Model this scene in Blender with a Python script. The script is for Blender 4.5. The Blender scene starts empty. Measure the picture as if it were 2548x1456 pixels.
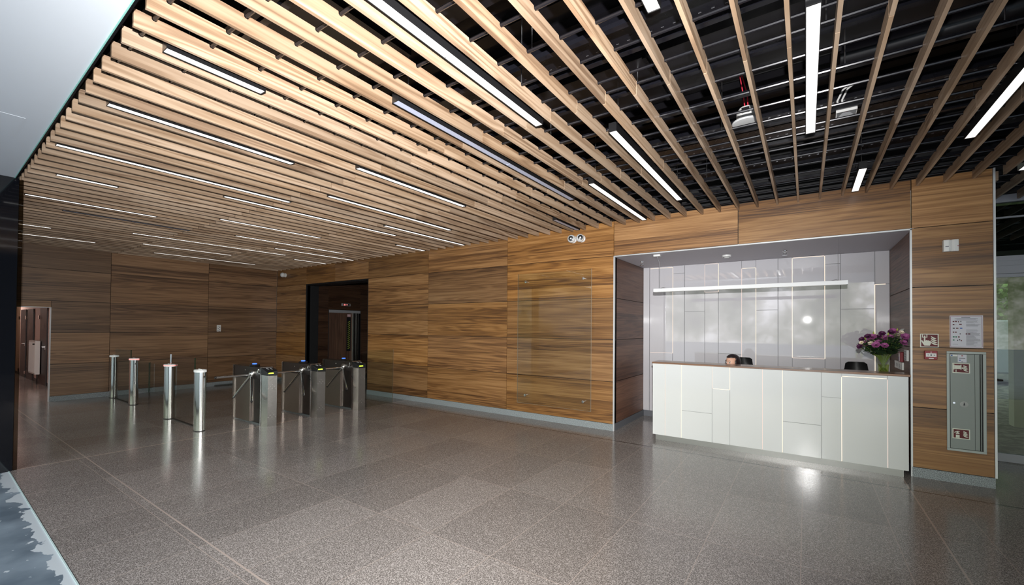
import bpy, bmesh, math, random
from mathutils import Vector, Matrix
random.seed(7)
sc = bpy.context.scene
COL = sc.collection
PI = math.pi

# ------------------------------------------------------------------ camera
YAW, PITCH, ROLL = 0.6032, 0.0138, 0.0078
def cam_basis():
    F = Vector((-math.sin(YAW), math.cos(YAW), 0)); R = Vector((math.cos(YAW), math.sin(YAW), 0)); U = Vector((0, 0, 1))
    F2 = F*math.cos(PITCH) + U*math.sin(PITCH); U2 = U*math.cos(PITCH) - F*math.sin(PITCH)
    R3 = R*math.cos(ROLL) + U2*math.sin(ROLL); U3 = U2*math.cos(ROLL) - R*math.sin(ROLL)
    return R3, U3, F2
cd = bpy.data.cameras.new('camera'); cam = bpy.data.objects.new('camera', cd); COL.objects.link(cam)
R3, U3, F2 = cam_basis()
M = Matrix.Identity(4)
for i in range(3):
    M[i][0] = R3[i]; M[i][1] = U3[i]; M[i][2] = -F2[i]
M[0][3], M[1][3], M[2][3] = 0, 0, 1.6
cam.matrix_world = M
cd.sensor_width = 36; cd.sensor_fit = 'HORIZONTAL'; cd.lens = 1061.54/2548*36
cd.shift_y = 72.05/2548; cd.clip_start = .05
sc.camera = cam

# ------------------------------------------------------------------ view + world + lights
sc.view_settings.view_transform = 'Standard'; sc.view_settings.look = 'None'
sc.view_settings.gamma = 1; sc.view_settings.use_curve_mapping = False
sc.view_settings.exposure = 0.28

def make_world():
    w = bpy.data.worlds.new('world'); sc.world = w; w.use_nodes = True
    nt = w.node_tree; nt.nodes.clear(); N = nt.nodes.new; L = nt.links.new
    out = N('ShaderNodeOutputWorld'); bg = N('ShaderNodeBackground'); L(bg.outputs[0], out.inputs[0])
    tc = N('ShaderNodeTexCoord'); sep = N('ShaderNodeSeparateXYZ'); L(tc.outputs['Generated'], sep.inputs[0])
    # trees and houses across the street, then the sky above them
    n1 = N('ShaderNodeTexNoise'); n1.inputs['Scale'].default_value = 7; n1.inputs['Detail'].default_value = 8; n1.inputs['Roughness'].default_value = .7
    L(tc.outputs['Generated'], n1.inputs['Vector'])
    r1 = N('ShaderNodeValToRGB'); L(n1.outputs['Fac'], r1.inputs[0])
    e = r1.color_ramp.elements; e[0].position = .36; e[0].color = (.03, .04, .025, 1); e[1].position = .64; e[1].color = (.95, .96, 1.0, 1)
    e2 = e.new(.46); e2.color = (.14, .17, .10, 1); e3 = e.new(.54); e3.color = (.40, .41, .36, 1)
    zr = N('ShaderNodeValToRGB'); L(sep.outputs['Z'], zr.inputs[0])
    zr.color_ramp.elements[0].position = .22; zr.color_ramp.elements[0].color = (0, 0, 0, 1)
    zr.color_ramp.elements[1].position = .42; zr.color_ramp.elements[1].color = (1, 1, 1, 1)
    mx = N('ShaderNodeMixRGB'); L(zr.outputs[0], mx.inputs[0]); L(r1.outputs[0], mx.inputs[1]); mx.inputs[2].default_value = (.90, .94, 1.02, 1)
    # the sky is brighter on the open street side
    dt = N('ShaderNodeVectorMath'); dt.operation = 'DOT_PRODUCT'; L(tc.outputs['Generated'], dt.inputs[0])
    d = Vector((.1, -.95, .32)).normalized(); dt.inputs[1].default_value = d
    mr = N('ShaderNodeMapRange'); L(dt.outputs['Value'], mr.inputs[0])
    mr.inputs[1].default_value = -.5; mr.inputs[2].default_value = 1; mr.inputs[3].default_value = .35; mr.inputs[4].default_value = SKY_GAIN
    L(mx.outputs[0], bg.inputs[0]); L(mr.outputs[0], bg.inputs[1])
SKY_GAIN = 5.6
make_world()

def area(name, loc, direction, sx, sy, power, color, spread=PI):
    l = bpy.data.lights.new(name, 'AREA'); l.shape = 'RECTANGLE'; l.size = sx; l.size_y = sy; l.energy = power; l.color = color; l.spread = spread
    o = bpy.data.objects.new(name, l); COL.objects.link(o); o.location = loc
    o.rotation_euler = Vector(direction).to_track_quat('-Z', 'Y').to_euler(); return o

# the camera's own flash
fl = bpy.data.lights.new('camera_flash', 'SPOT'); fl.energy = 1500; fl.shadow_soft_size = .02; fl.color = (1, .985, .97)
fl.spot_size = math.radians(122); fl.spot_blend = 1.0
fo = bpy.data.objects.new('camera_flash', fl); COL.objects.link(fo); fo.location = (.04, -.02, 1.90)
fo.rotation_euler = Vector((-.88, 1, .17)).to_track_quat('-Z', 'Y').to_euler()

# ------------------------------------------------------------------ materials
def new_mat(name):
    m = bpy.data.materials.new(name); m.use_nodes = True
    nt = m.node_tree; b = nt.nodes['Principled BSDF']; return m, nt, b
def simple(name, col, rough=.5, metal=0, emit=None, es=0, coat=0, spec=None, trans=0, ior=None, noise=0, nscale=20):
    m, nt, b = new_mat(name)
    b.inputs['Base Color'].default_value = (*col, 1); b.inputs['Roughness'].default_value = rough; b.inputs['Metallic'].default_value = metal
    b.inputs['Coat Weight'].default_value = coat; b.inputs['Coat Roughness'].default_value = .08
    if spec is not None: b.inputs['Specular IOR Level'].default_value = spec
    if trans: b.inputs['Transmission Weight'].default_value = trans
    if ior: b.inputs['IOR'].default_value = ior
    if emit: b.inputs['Emission Color'].default_value = (*emit, 1); b.inputs['Emission Strength'].default_value = es
    if noise:
        t = nt.nodes.new('ShaderNodeTexCoord'); n = nt.nodes.new('ShaderNodeTexNoise'); n.inputs['Scale'].default_value = nscale; n.inputs['Detail'].default_value = 5
        r = nt.nodes.new('ShaderNodeMapRange'); r.inputs[3].default_value = max(0, rough-noise); r.inputs[4].default_value = min(1, rough+noise)
        nt.links.new(t.outputs['Object'], n.inputs['Vector']); nt.links.new(n.outputs['Fac'], r.inputs[0]); nt.links.new(r.outputs[0], b.inputs['Roughness'])
    return m
def s2l(c):
    return tuple(((v/255)/12.92 if v/255 <= .04045 else ((v/255+.055)/1.055)**2.4) for v in c)

def wood(name, cols, along='X', fine=.80, scale=1.0, rough=.42, strip=.16, obj_random=False, bump=.12, coat=0.0, contrast=1.0, lo=.66, hi=1.18):
    """oak veneer: long fibres running along one axis, cathedral figure, strips of slightly different tone"""
    m, nt, b = new_mat(name); N = nt.nodes.new; L = nt.links.new
    tc = N('ShaderNodeTexCoord'); at = N('ShaderNodeAttribute'); at.attribute_name = 'tint'
    sep = N('ShaderNodeSeparateXYZ'); L(tc.outputs['Object'], sep.inputs[0])
    def math_(op, a, bb=None, c=None):
        n = N('ShaderNodeMath'); n.operation = op
        for i, v in enumerate((a, bb, c)):
            if v is None: continue
            if isinstance(v, (int, float)): n.inputs[i].default_value = v
            else: L(v, n.inputs[i])
        return n.outputs[0]
    if obj_random:
        oi = N('ShaderNodeObjectInfo'); rnd = oi.outputs['Random']
    else: rnd = at.outputs['Fac']
    ia = 'XYZ'.index(along)
    A = sep.outputs[ia]; others = [sep.outputs[i] for i in range(3) if i != ia]
    C = math_('ADD', others[0], 0.0) ; D = others[1]       # D is height for X/Y walls
    off = math_('MULTIPLY', rnd, 37.0)
    # strips
    st = math_('FLOOR', math_('DIVIDE', math_('ADD', D, off), strip))
    wn = N('ShaderNodeTexWhiteNoise'); wn.noise_dimensions = '2D'
    cb = N('ShaderNodeCombineXYZ'); L(st, cb.inputs[0]); L(off, cb.inputs[1]); L(cb.outputs[0], wn.inputs['Vector'])
    # fibre coordinates
    v1 = N('ShaderNodeCombineXYZ'); L(math_('MULTIPLY', math_('ADD', A, off), .8*scale), v1.inputs[0]); L(math_('MULTIPLY', D, 48*scale), v1.inputs[1]); L(math_('ADD', math_('MULTIPLY', C, 9), math_('MULTIPLY', wn.outputs['Value'], 19)), v1.inputs[2])
    n1 = N('ShaderNodeTexNoise'); n1.inputs['Scale'].default_value = 1.0; n1.inputs['Detail'].default_value = 10; n1.inputs['Roughness'].default_value = .70; n1.inputs['Distortion'].default_value = .15
    L(v1.outputs[0], n1.inputs['Vector'])
    v2 = N('ShaderNodeCombineXYZ'); L(math_('MULTIPLY', math_('ADD', A, off), .30*scale), v2.inputs[0]); L(math_('MULTIPLY', D, 5.5*scale), v2.inputs[1]); L(math_('ADD', C, math_('MULTIPLY', wn.outputs['Value'], 11)), v2.inputs[2])
    n2 = N('ShaderNodeTexNoise'); n2.inputs['Scale'].default_value = 1.0; n2.inputs['Detail'].default_value = 3; n2.inputs['Distortion'].default_value = .8
    L(v2.outputs[0], n2.inputs['Vector'])
    fig = math_('SINE', math_('MULTIPLY', n2.outputs['Fac'], 46.0))
    fig = math_('MULTIPLY_ADD', fig, .5, .5)
    mixv = math_('ADD', math_('MULTIPLY_ADD', n1.outputs['Fac'], fine, (.80-fine)*.5), math_('MULTIPLY', fig, .13*contrast))
    mixv = math_('ADD', mixv, math_('MULTIPLY', math_('SUBTRACT', wn.outputs['Value'], .5), .20))
    rp = N('ShaderNodeValToRGB'); L(mixv, rp.inputs[0]); e = rp.color_ramp.elements
    e[0].position = .26; e[0].color = (*cols[0], 1); e[1].position = .72; e[1].color = (*cols[2], 1); k = e.new(.46); k.color = (*cols[1], 1)
    # whole-board tone
    w2 = N('ShaderNodeTexWhiteNoise'); w2.noise_dimensions = '1D'; L(math_('MULTIPLY', rnd, 91.7), w2.inputs['W'])
    g = N('ShaderNodeMapRange'); L(w2.outputs['Value'], g.inputs[0]); g.inputs[3].default_value = lo; g.inputs[4].default_value = hi
    hs = N('ShaderNodeHueSaturation'); L(g.outputs[0], hs.inputs['Value']); L(rp.outputs[0], hs.inputs['Color'])
    g2 = N('ShaderNodeMapRange'); L(w2.outputs['Color'], g2.inputs[0]); g2.inputs[3].default_value = .92; g2.inputs[4].default_value = 1.05; L(g2.outputs[0], hs.inputs['Saturation'])
    L(hs.outputs[0], b.inputs['Base Color'])
    b.inputs['Roughness'].default_value = rough; b.inputs['Coat Weight'].default_value = coat; b.inputs['Coat Roughness'].default_value = .12
    bp = N('ShaderNodeBump'); bp.inputs['Strength'].default_value = bump; bp.inputs['Distance'].default_value = .002; L(n1.outputs['Fac'], bp.inputs['Height']); L(bp.outputs[0], b.inputs['Normal'])
    return m

OAKW = [s2l((84, 52, 24)), s2l((146, 102, 56)), s2l((186, 140, 88))]
mat_wall_x = wood('oak_veneer_back', OAKW, 'X', rough=.42, coat=.10, bump=.08)
mat_wall_y = wood('oak_veneer_side', [s2l((80, 56, 38)), s2l((136, 102, 72)), s2l((172, 134, 98))], 'Y', rough=.42, coat=.12, bump=.08)
mat_alc_y = wood('walnut_gloss_veneer', [s2l((70, 44, 32)), s2l((112, 76, 58)), s2l((138, 100, 78))], 'Y', rough=.5, coat=.04, bump=.05)
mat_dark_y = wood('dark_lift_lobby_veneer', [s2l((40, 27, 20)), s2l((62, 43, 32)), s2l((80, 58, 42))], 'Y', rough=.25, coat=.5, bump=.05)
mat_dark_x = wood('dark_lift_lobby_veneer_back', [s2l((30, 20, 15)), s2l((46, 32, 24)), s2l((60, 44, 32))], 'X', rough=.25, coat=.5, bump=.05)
mat_slat = wood('oak_slat', [s2l((126, 99, 76)), s2l((168, 140, 113)), s2l((194, 168, 142))], 'Y', scale=1.0, fine=.5, contrast=2.2, rough=.5, strip=.4, obj_random=True, bump=.05, lo=.80, hi=1.12)
mat_top = wood('oak_counter', [s2l((110, 70, 38)), s2l((160, 108, 64)), s2l((186, 134, 84))], 'X', rough=.3, coat=.3, bump=.03)
mat_ply = wood('lift_protective_board', [s2l((70, 46, 34)), s2l((104, 74, 56)), s2l((128, 94, 72))], 'Z', rough=.5, bump=.1)

black = simple('black_void', s2l((14, 13, 17)), .34, noise=.12, nscale=3)
blackm = simple('black_matt', (.008, .008, .009), .6)
blackg = simple('black_gloss_cladding', (.006, .007, .010), .05, spec=.6)
tube_m = simple('black_tube_gloss', s2l((26, 25, 29)), .22, metal=.3)
tray_m = simple('black_painted_steel', s2l((22, 22, 28)), .3, metal=.3, noise=.1)
steel = simple('brushed_steel', (.62, .60, .57), .24, metal=1, noise=.06, nscale=60)
chrome = simple('chrome', (.78, .78, .78), .10, metal=1)
warm_steel = simple('brushed_steel_panel', (.42, .37, .33), .3, metal=1, noise=.08, nscale=80)
dark_steel = simple('dark_steel_panel', (.10, .09, .085), .2, metal=.9)
alu = simple('aluminium', (.70, .71, .74), .35, metal=.7)
alu_grey = simple('grey_aluminium_frame', s2l((160, 162, 170)), .4, metal=.1)
white_p = simple('white_paint', s2l((232, 234, 236)), .5)
soffit_m = simple('white_soffit_paint', s2l((226, 232, 238)), .55)
alc_ceil = simple('alcove_ceiling_paint', s2l((200, 196, 202)), .6)
white_g = simple('white_back_painted_glass', s2l((206, 204, 209)), .02, spec=.75)
desk_g = simple('white_desk_glass', s2l((214, 216, 215)), .09, coat=.5)
white_pl = simple('white_plastic', s2l((228, 228, 226)), .4)
grey_pl = simple('grey_plastic', s2l((150, 152, 155)), .45)
blk_pl = simple('black_plastic', (.012, .012, .013), .3, coat=.3)
red_p = simple('signal_red_film', s2l((92, 6, 20)), .55)
red_b = simple('red_plastic', s2l((140, 12, 34)), .35)
sign_w = simple('photoluminescent_white', s2l((222, 226, 212)), .5)
cab_m = simple('grey_powder_coat', s2l((138, 146, 142)), .38, noise=.05, nscale=200)
cab_m2 = simple('grey_powder_coat_frame', s2l((172, 180, 177)), .38)
trim_w = simple('pale_metal_trim', s2l((206, 208, 210)), .35, metal=.3)
paper = simple('poster_paper', s2l((206, 206, 216)), .4)
ink = simple('grey_ink', s2l((100, 100, 112)), .6); inkd = simple('dark_ink', s2l((40, 40, 48)), .6)
inkg = simple('green_ink', s2l((20, 110, 80)), .6); inkb = simple('blue_ink', s2l((40, 90, 170)), .6); inkm = simple('maroon_ink', s2l((140, 60, 95)), .6)
led_white = simple('led_diffuser', (1, 1, 1), .5, emit=(1, .965, .92), es=1.35)
led_off = simple('unlit_diffuser', s2l((190, 195, 215)), .4)
led_warm = simple('warm_led_joint', (.25, .2, .16), .5, emit=(1, .80, .62), es=1.05)
led_soft = simple('soft_warm_led_joint', (.3, .26, .23), .5, emit=(1, .80, .72), es=.62)
led_red = simple('red_led_ring', (1, .3, .3), .5, emit=(1, .25, .22), es=1.35)
led_ring = simple('white_led_ring', s2l((232, 236, 234)), .3, emit=(1, 1, 1), es=.15)
led_yel = simple('yellow_green_display', (.6, .9, .05), .5, emit=(.75, 1, .05), es=1.6)
led_blue = simple('blue_reader_light', (.05, .15, .9), .5, emit=(.06, .2, 1), es=1.35)
skin = simple('skin', s2l((226, 176, 152)), .5); hair = simple('dark_hair', s2l((34, 22, 24)), .45)
cloth = simple('dark_blouse', s2l((30, 30, 40)), .8); trousers = simple('dark_trousers', s2l((22, 22, 28)), .85)
lips = simple('lips', s2l((160, 70, 80)), .5); eyew = simple('eye_white', s2l((225, 222, 218)), .3); eyeb = simple('dark_eye', s2l((40, 26, 20)), .3)
leaf_m = simple('leaf_green', s2l((52, 76, 48)), .5); stem_m = simple('stem_green', s2l((96, 112, 48)), .5); bud_m = simple('bud_green', s2l((168, 180, 70)), .5)
petal_p = simple('purple_petal', s2l((166, 88, 144)), .6); petal_d = simple('dark_purple_petal', s2l((86, 32, 76)), .6); petal_w = simple('cream_petal', s2l((232, 218, 200)), .6)
core_m = simple('flower_core', s2l((50, 18, 44)), .7)
pinkw = simple('corridor_paint', s2l((206, 180, 170)), .7); door_m = simple('dark_brown_door', s2l((42, 34, 32)), .45)
red_cable = simple('red_cable', s2l((205, 50, 70)), .5); galv = simple('galvanised_rod', (.6, .6, .62), .35, metal=1)
water = simple('water', (.9, .95, .8), .02, trans=1, ior=1.33)

def glass(name, tint=(1, 1, 1), refl=.06, rough=.0, ior=1.45):
    """clear thin pane: lets light straight through, mirrors by Fresnel"""
    m = bpy.data.materials.new(name); m.use_nodes = True; nt = m.node_tree; nt.nodes.clear(); N = nt.nodes.new; L = nt.links.new
    o = N('ShaderNodeOutputMaterial'); mx = N('ShaderNodeMixShader'); t = N('ShaderNodeBsdfTransparent'); g = N('ShaderNodeBsdfGlossy'); f = N('ShaderNodeFresnel')
    f.inputs['IOR'].default_value = ior; t.inputs[0].default_value = (*tint, 1); g.inputs['Roughness'].default_value = rough
    gm = N('ShaderNodeNewGeometry'); iv = N('ShaderNodeMath'); iv.operation = 'SUBTRACT'; iv.inputs[0].default_value = 1; L(gm.outputs['Backfacing'], iv.inputs[1])
    ff = N('ShaderNodeMath'); ff.operation = 'MULTIPLY'; L(f.outputs[0], ff.inputs[0]); L(iv.outputs[0], ff.inputs[1])
    L(ff.outputs[0], mx.inputs[0]); L(t.outputs[0], mx.inputs[1]); L(g.outputs[0], mx.inputs[2]); L(mx.outputs[0], o.inputs[0]); return m
pane = glass('clear_glass', (.95, .97, .96)); pane_edge = glass('smoked_glass', (.45, .42, .36)); pane_door = glass('green_tinted_glass', (.50, .56, .50), ior=1.7)
vase_g = glass('vase_glass', (.93, .97, .9)); fence_g = glass('fence_glass', (.90, .93, .92), ior=1.22)
edge_g = simple('green_glass_edge', s2l((16, 48, 30)), .15)

def floor_mat():
    m, nt, b = new_mat('polished_granite'); N = nt.nodes.new; L = nt.links.new
    tc = N('ShaderNodeTexCoord'); sep = N('ShaderNodeSeparateXYZ'); L(tc.outputs['Object'], sep.inputs[0])
    def mt(op, a, bb=None, c=None):
        n = N('ShaderNodeMath'); n.operation = op
        for i, v in enumerate((a, bb, c)):
            if v is None: continue
            if isinstance(v, (int, float)): n.inputs[i].default_value = v
            else: L(v, n.inputs[i])
        return n.outputs[0]
    X, Y = sep.outputs[0], sep.outputs[1]
    u = mt('DIVIDE', mt('ADD', X, 30.03), .596); v = mt('DIVIDE', mt('ADD', Y, 10-3.5+1.115*0), 1.115)
    # joint positions: x = -0.03 + k*0.596 ; y = 3.5 + k*1.115
    u = mt('DIVIDE', mt('ADD', X, .03+.596*60), .596); v = mt('DIVIDE', mt('ADD', Y, -3.5+1.115*20), 1.115)
    fu = mt('FRACT', u); fv = mt('FRACT', v)
    du = mt('MULTIPLY', mt('MINIMUM', fu, mt('SUBTRACT', 1, fu)), .596); dv = mt('MULTIPLY', mt('MINIMUM', fv, mt('SUBTRACT', 1, fv)), 1.115)
    dmin = mt('MINIMUM', du, dv)
    line = mt('LESS_THAN', dmin, .0028)
    # wider expansion joints
    ex = mt('LESS_THAN', mt('MINIMUM', mt('MINIMUM', mt('ABSOLUTE', mt('SUBTRACT', X, .86)), mt('MULTIPLY', mt('ABSOLUTE', mt('ADD', X, 7.12)), .38)), mt('ABSOLUTE', mt('SUBTRACT', Y, 1.34))), .0062)
    line = mt('MAXIMUM', mt('MULTIPLY', line, .7), ex)
    cb = N('ShaderNodeCombineXYZ'); L(mt('FLOOR', u), cb.inputs[0]); L(mt('FLOOR', v), cb.inputs[1])
    wn = N('ShaderNodeTexWhiteNoise'); wn.noise_dimensions = '2D'; L(cb.outputs[0], wn.inputs['Vector'])
    n1 = N('ShaderNodeTexNoise'); n1.inputs['Scale'].default_value = 170; n1.inputs['Detail'].default_value = 3; n1.inputs['Roughness'].default_value = .7; L(tc.outputs['Object'], n1.inputs['Vector'])
    n2 = N('ShaderNodeTexVoronoi'); n2.inputs['Scale'].default_value = 130; L(tc.outputs['Object'], n2.inputs['Vector'])
    sm = mt('ADD', mt('MULTIPLY', n1.outputs['Fac'], .8), mt('MULTIPLY', n2.outputs['Distance'], .35))
    rp = N('ShaderNodeValToRGB'); L(sm, rp.inputs[0]); e = rp.color_ramp.elements
    e[0].position = .34; e[0].color = (*s2l((58, 55, 52)), 1); e[1].position = .70; e[1].color = (*s2l((172, 165, 160)), 1); k = e.new(.52); k.color = (*s2l((108, 102, 98)), 1)
    g = N('ShaderNodeMapRange'); L(wn.outputs['Value'], g.inputs[0]); g.inputs[3].default_value = .86; g.inputs[4].default_value = 1.1
    hs = N('ShaderNodeHueSaturation'); L(rp.outputs[0], hs.inputs['Color']); L(g.outputs[0], hs.inputs['Value'])
    mx = N('ShaderNodeMixRGB'); L(line, mx.inputs[0]); L(hs.outputs[0], mx.inputs[1]); mx.inputs[2].default_value = (*s2l((176, 162, 152)), 1)
    # the dark slot that runs along the back wall
    n3 = mt('ADD', mt('MULTIPLY', X, .011), -5.825); slot = mt('LESS_THAN', mt('ABSOLUTE', mt('ADD', Y, n3)), .011)
    mx2 = N('ShaderNodeMixRGB'); L(slot, mx2.inputs[0]); L(mx.outputs[0], mx2.inputs[1]); mx2.inputs[2].default_value = (.01, .008, .008, 1)
    L(mx2.outputs[0], b.inputs['Base Color'])
    n4 = N('ShaderNodeTexNoise'); n4.inputs['Scale'].default_value = 2.2; n4.inputs['Detail'].default_value = 5; L(tc.outputs['Object'], n4.inputs['Vector'])
    rr = N('ShaderNodeMapRange'); L(n4.outputs['Fac'], rr.inputs[0]); rr.inputs[3].default_value = .10; rr.inputs[4].default_value = .22; L(rr.outputs[0], b.inputs['Roughness'])
    b.inputs['Specular IOR Level'].default_value = .42
    return m
mat_floor = floor_mat()

def granite(name, c0, c1, sc_=260):
    m, nt, b = new_mat(name); N = nt.nodes.new; L = nt.links.new
    tc = N('ShaderNodeTexCoord'); n = N('ShaderNodeTexNoise'); n.inputs['Scale'].default_value = sc_; n.inputs['Detail'].default_value = 3; L(tc.outputs['Object'], n.inputs['Vector'])
    rp = N('ShaderNodeValToRGB'); L(n.outputs['Fac'], rp.inputs[0]); e = rp.color_ramp.elements; e[0].position = .36; e[0].color = (*c0, 1); e[1].position = .64; e[1].color = (*c1, 1)
    L(rp.outputs[0], b.inputs['Base Color']); b.inputs['Roughness'].default_value = .45; return m
mat_skirt = granite('grey_granite_skirting', s2l((84, 90, 94)), s2l((172, 180, 182)), 150)

def ground_mat():
    m, nt, b = new_mat('outdoor_slate_paving'); N = nt.nodes.new; L = nt.links.new
    tc = N('ShaderNodeTexCoord'); sep = N('ShaderNodeSeparateXYZ'); L(tc.outputs['Object'], sep.inputs[0])
    n1 = N('ShaderNodeTexNoise'); n1.inputs['Scale'].default_value = 2.4; n1.inputs['Detail'].default_value = 8; L(tc.outputs['Object'], n1.inputs['Vector'])
    r1 = N('ShaderNodeValToRGB'); L(n1.outputs['Fac'], r1.inputs[0]); r1.color_ramp.elements[0].position = .35; r1.color_ramp.elements[0].color = (*s2l((84, 98, 110)), 1); r1.color_ramp.elements[1].position = .7; r1.color_ramp.elements[1].color = (*s2l((134, 148, 158)), 1)
    # cement smeared along the floor edge and in splashes
    def mt(op, a, bb):
        n = N('ShaderNodeMath'); n.operation = op
        for i, v in enumerate((a, bb)):
            if isinstance(v, (int, float)): n.inputs[i].default_value = v
            else: L(v, n.inputs[i])
        return n.outputs[0]
    dist = mt('SUBTRACT', mt('ADD', mt('MULTIPLY', sep.outputs[0], -.02), .605), sep.outputs[1])
    n2 = N('ShaderNodeTexNoise'); n2.inputs['Scale'].default_value = 5; n2.inputs['Detail'].default_value = 6; L(tc.outputs['Object'], n2.inputs['Vector'])
    lim = mt('MULTIPLY', mt('SUBTRACT', n2.outputs['Fac'], .36), .42)
    edge = mt('LESS_THAN', dist, lim)
    n3 = N('ShaderNodeTexNoise'); n3.inputs['Scale'].default_value = 14; n3.inputs['Detail'].default_value = 3; L(tc.outputs['Object'], n3.inputs['Vector'])
    spl = mt('GREATER_THAN', n3.outputs['Fac'], .69)
    f = mt('MAXIMUM', edge, spl)
    mx = N('ShaderNodeMixRGB'); L(f, mx.inputs[0]); L(r1.outputs[0], mx.inputs[1]); mx.inputs[2].default_value = (*s2l((188, 196, 200)), 1)
    L(mx.outputs[0], b.inputs['Base Color']); b.inputs['Roughness'].default_value = .5; return m
mat_ground = ground_mat()
def rubble_mat():
    m, nt, b = new_mat('stony_ground'); N = nt.nodes.new; L = nt.links.new
    tc = N('ShaderNodeTexCoord'); n = N('ShaderNodeTexNoise'); n.inputs['Scale'].default_value = 9; n.inputs['Detail'].default_value = 9; L(tc.outputs['Object'], n.inputs['Vector'])
    rp = N('ShaderNodeValToRGB'); L(n.outputs['Fac'], rp.inputs[0]); e = rp.color_ramp.elements; e[0].position = .4; e[0].color = (.03, .03, .027, 1); e[1].position = .66; e[1].color = (.20, .20, .17, 1)
    L(rp.outputs[0], b.inputs['Base Color']); b.inputs['Roughness'].default_value = .9; return m
mat_rubble = rubble_mat()

# ------------------------------------------------------------------ mesh helpers
class MB:
    def __init__(s): s.bm = bmesh.new(); s.t = s.bm.faces.layers.float.new('tint'); s.cur = .5
    def face(s, vs):
        f = s.bm.faces.new(vs); f[s.t] = s.cur; return f
    def box(s, x0, x1, y0, y1, z0, z1, tint=None):
        if tint is not None: s.cur = tint
        if x0 > x1: x0, x1 = x1, x0
        if y0 > y1: y0, y1 = y1, y0
        if z0 > z1: z0, z1 = z1, z0
        v = [s.bm.verts.new(p) for p in ((x0,y0,z0),(x1,y0,z0),(x1,y1,z0),(x0,y1,z0),(x0,y0,z1),(x1,y0,z1),(x1,y1,z1),(x0,y1,z1))]
        for q in ((3,2,1,0),(4,5,6,7),(0,1,5,4),(1,2,6,5),(2,3,7,6),(3,0,4,7)): s.face([v[i] for i in q])
        return s
    def prism(s, pts, axis, a, b, smooth=False):
        """pts: 2D polygon in the plane normal to axis (x:(y,z) y:(x,z) z:(x,y)), extruded from a to b"""
        def P(p, h): return {'x': (h, p[0], p[1]), 'y': (p[0], h, p[1]), 'z': (p[0], p[1], h)}[axis]
        A = [s.bm.verts.new(P(p, a)) for p in pts]; B = [s.bm.verts.new(P(p, b)) for p in pts]
        n = len(pts)
        try: s.face(A[::-1]); s.face(B)
        except ValueError: pass
        for i in range(n):
            f = s.face([A[i], A[(i+1) % n], B[(i+1) % n], B[i]]); f.smooth = smooth
        return s
    def rings(s, rings, cap=True, smooth=True, closed=False):
        R = [[s.bm.verts.new(p) for p in r] for r in rings]; n = len(R[0])
        for a, b in zip(R, R[1:]):
            for i in range(n):
                f = s.face([a[i], a[(i+1) % n], b[(i+1) % n], b[i]]); f.smooth = smooth
        if cap:
            s.face(R[0][::-1]); s.face(R[-1])
        return s
    def tube(s, pts, r, seg=10, smooth=True):
        pts = [Vector(p) for p in pts]; rs = r if isinstance(r, (list, tuple)) else [r]*len(pts)
        rings = []; up = None
        for i, p in enumerate(pts):
            d = (pts[min(i+1, len(pts)-1)] - pts[max(i-1, 0)]).normalized()
            if up is None or abs(d.dot(up)) > .95: up = Vector((0, 0, 1)) if abs(d.z) < .9 else Vector((1, 0, 0))
            a = d.cross(up).normalized(); b = a.cross(d).normalized()
            rings.append([p + (a*math.cos(t) + b*math.sin(t))*rs[i] for t in [2*PI*k/seg for k in range(seg)]])
        return s.rings(rings, smooth=smooth)
    def lathe(s, prof, c=(0,0,0), axis=(0,0,1), seg=24, ex=1, ey=1, smooth=True):
        ax = Vector(axis).normalized(); up = Vector((0,0,1)) if abs(ax.z) < .9 else Vector((1,0,0))
        a = ax.cross(up).normalized() if abs(ax.z) < .9 else Vector((1,0,0)); b = ax.cross(a).normalized(); c = Vector(c)
        rings = [[c + ax*z + a*(math.cos(t)*r*ex) + b*(math.sin(t)*r*ey) for t in [2*PI*k/seg for k in range(seg)]] for r, z in prof]
        return s.rings(rings, smooth=smooth)
    def sphere(s, c, r, seg=16, rg=10, sc_=(1,1,1)):
        prof = [(max(1e-4, r*math.sin(PI*k/rg)), -r*math.cos(PI*k/rg)) for k in range(rg+1)]
        c = Vector(c); rings = [[c + Vector((math.cos(t)*q*sc_[0], math.sin(t)*q*sc_[1], z*sc_[2])) for t in [2*PI*k/seg for k in range(seg)]] for q, z in prof]
        return s.rings(rings)
    def obj(s, name, mat, parent=None, bevel=0, loc=None):
        s.bm.normal_update(); bmesh.ops.recalc_face_normals(s.bm, faces=s.bm.faces[:])
        me = bpy.data.meshes.new(name); s.bm.to_mesh(me); s.bm.free(); me.materials.append(mat)
        if any(p.use_smooth for p in me.polygons): me.set_sharp_from_angle(angle=.7)
        o = bpy.data.objects.new(name, me); COL.objects.link(o)
        if parent: o.parent = parent
        if loc: o.location = loc
        if bevel:
            bv = o.modifiers.new('bevel', 'BEVEL'); bv.width = bevel; bv.segments = 2; bv.limit_method = 'ANGLE'; bv.angle_limit = .6
        return o
def tag(o, label=None, cat=None, group=None, kind=None):
    if label: o['label'] = label
    if cat: o['category'] = cat
    if group: o['group'] = group
    if kind: o['kind'] = kind
    return o
def thing(name, loc, label, cat, group=None, rz=0):
    o = bpy.data.objects.new(name, None); COL.objects.link(o); o.location = loc; o.rotation_euler = (0, 0, rz); o.empty_display_size = .1
    return tag(o, label, cat, group)
def struct(mb, name, mat): return tag(mb.obj(name, mat), kind='structure')
def copy_tree(o, loc=None, label=None, rz=None):
    def cp(x, par):
        c = x.copy(); COL.objects.link(c)
        if par: c.parent = par
        for ch in list(x.children): cp(ch, c)
        return c
    r = cp(o, None)
    if loc is not None: r.location = loc
    if label: r['label'] = label
    if rz is not None: r.rotation_euler = (0, 0, rz)
    return r
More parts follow.
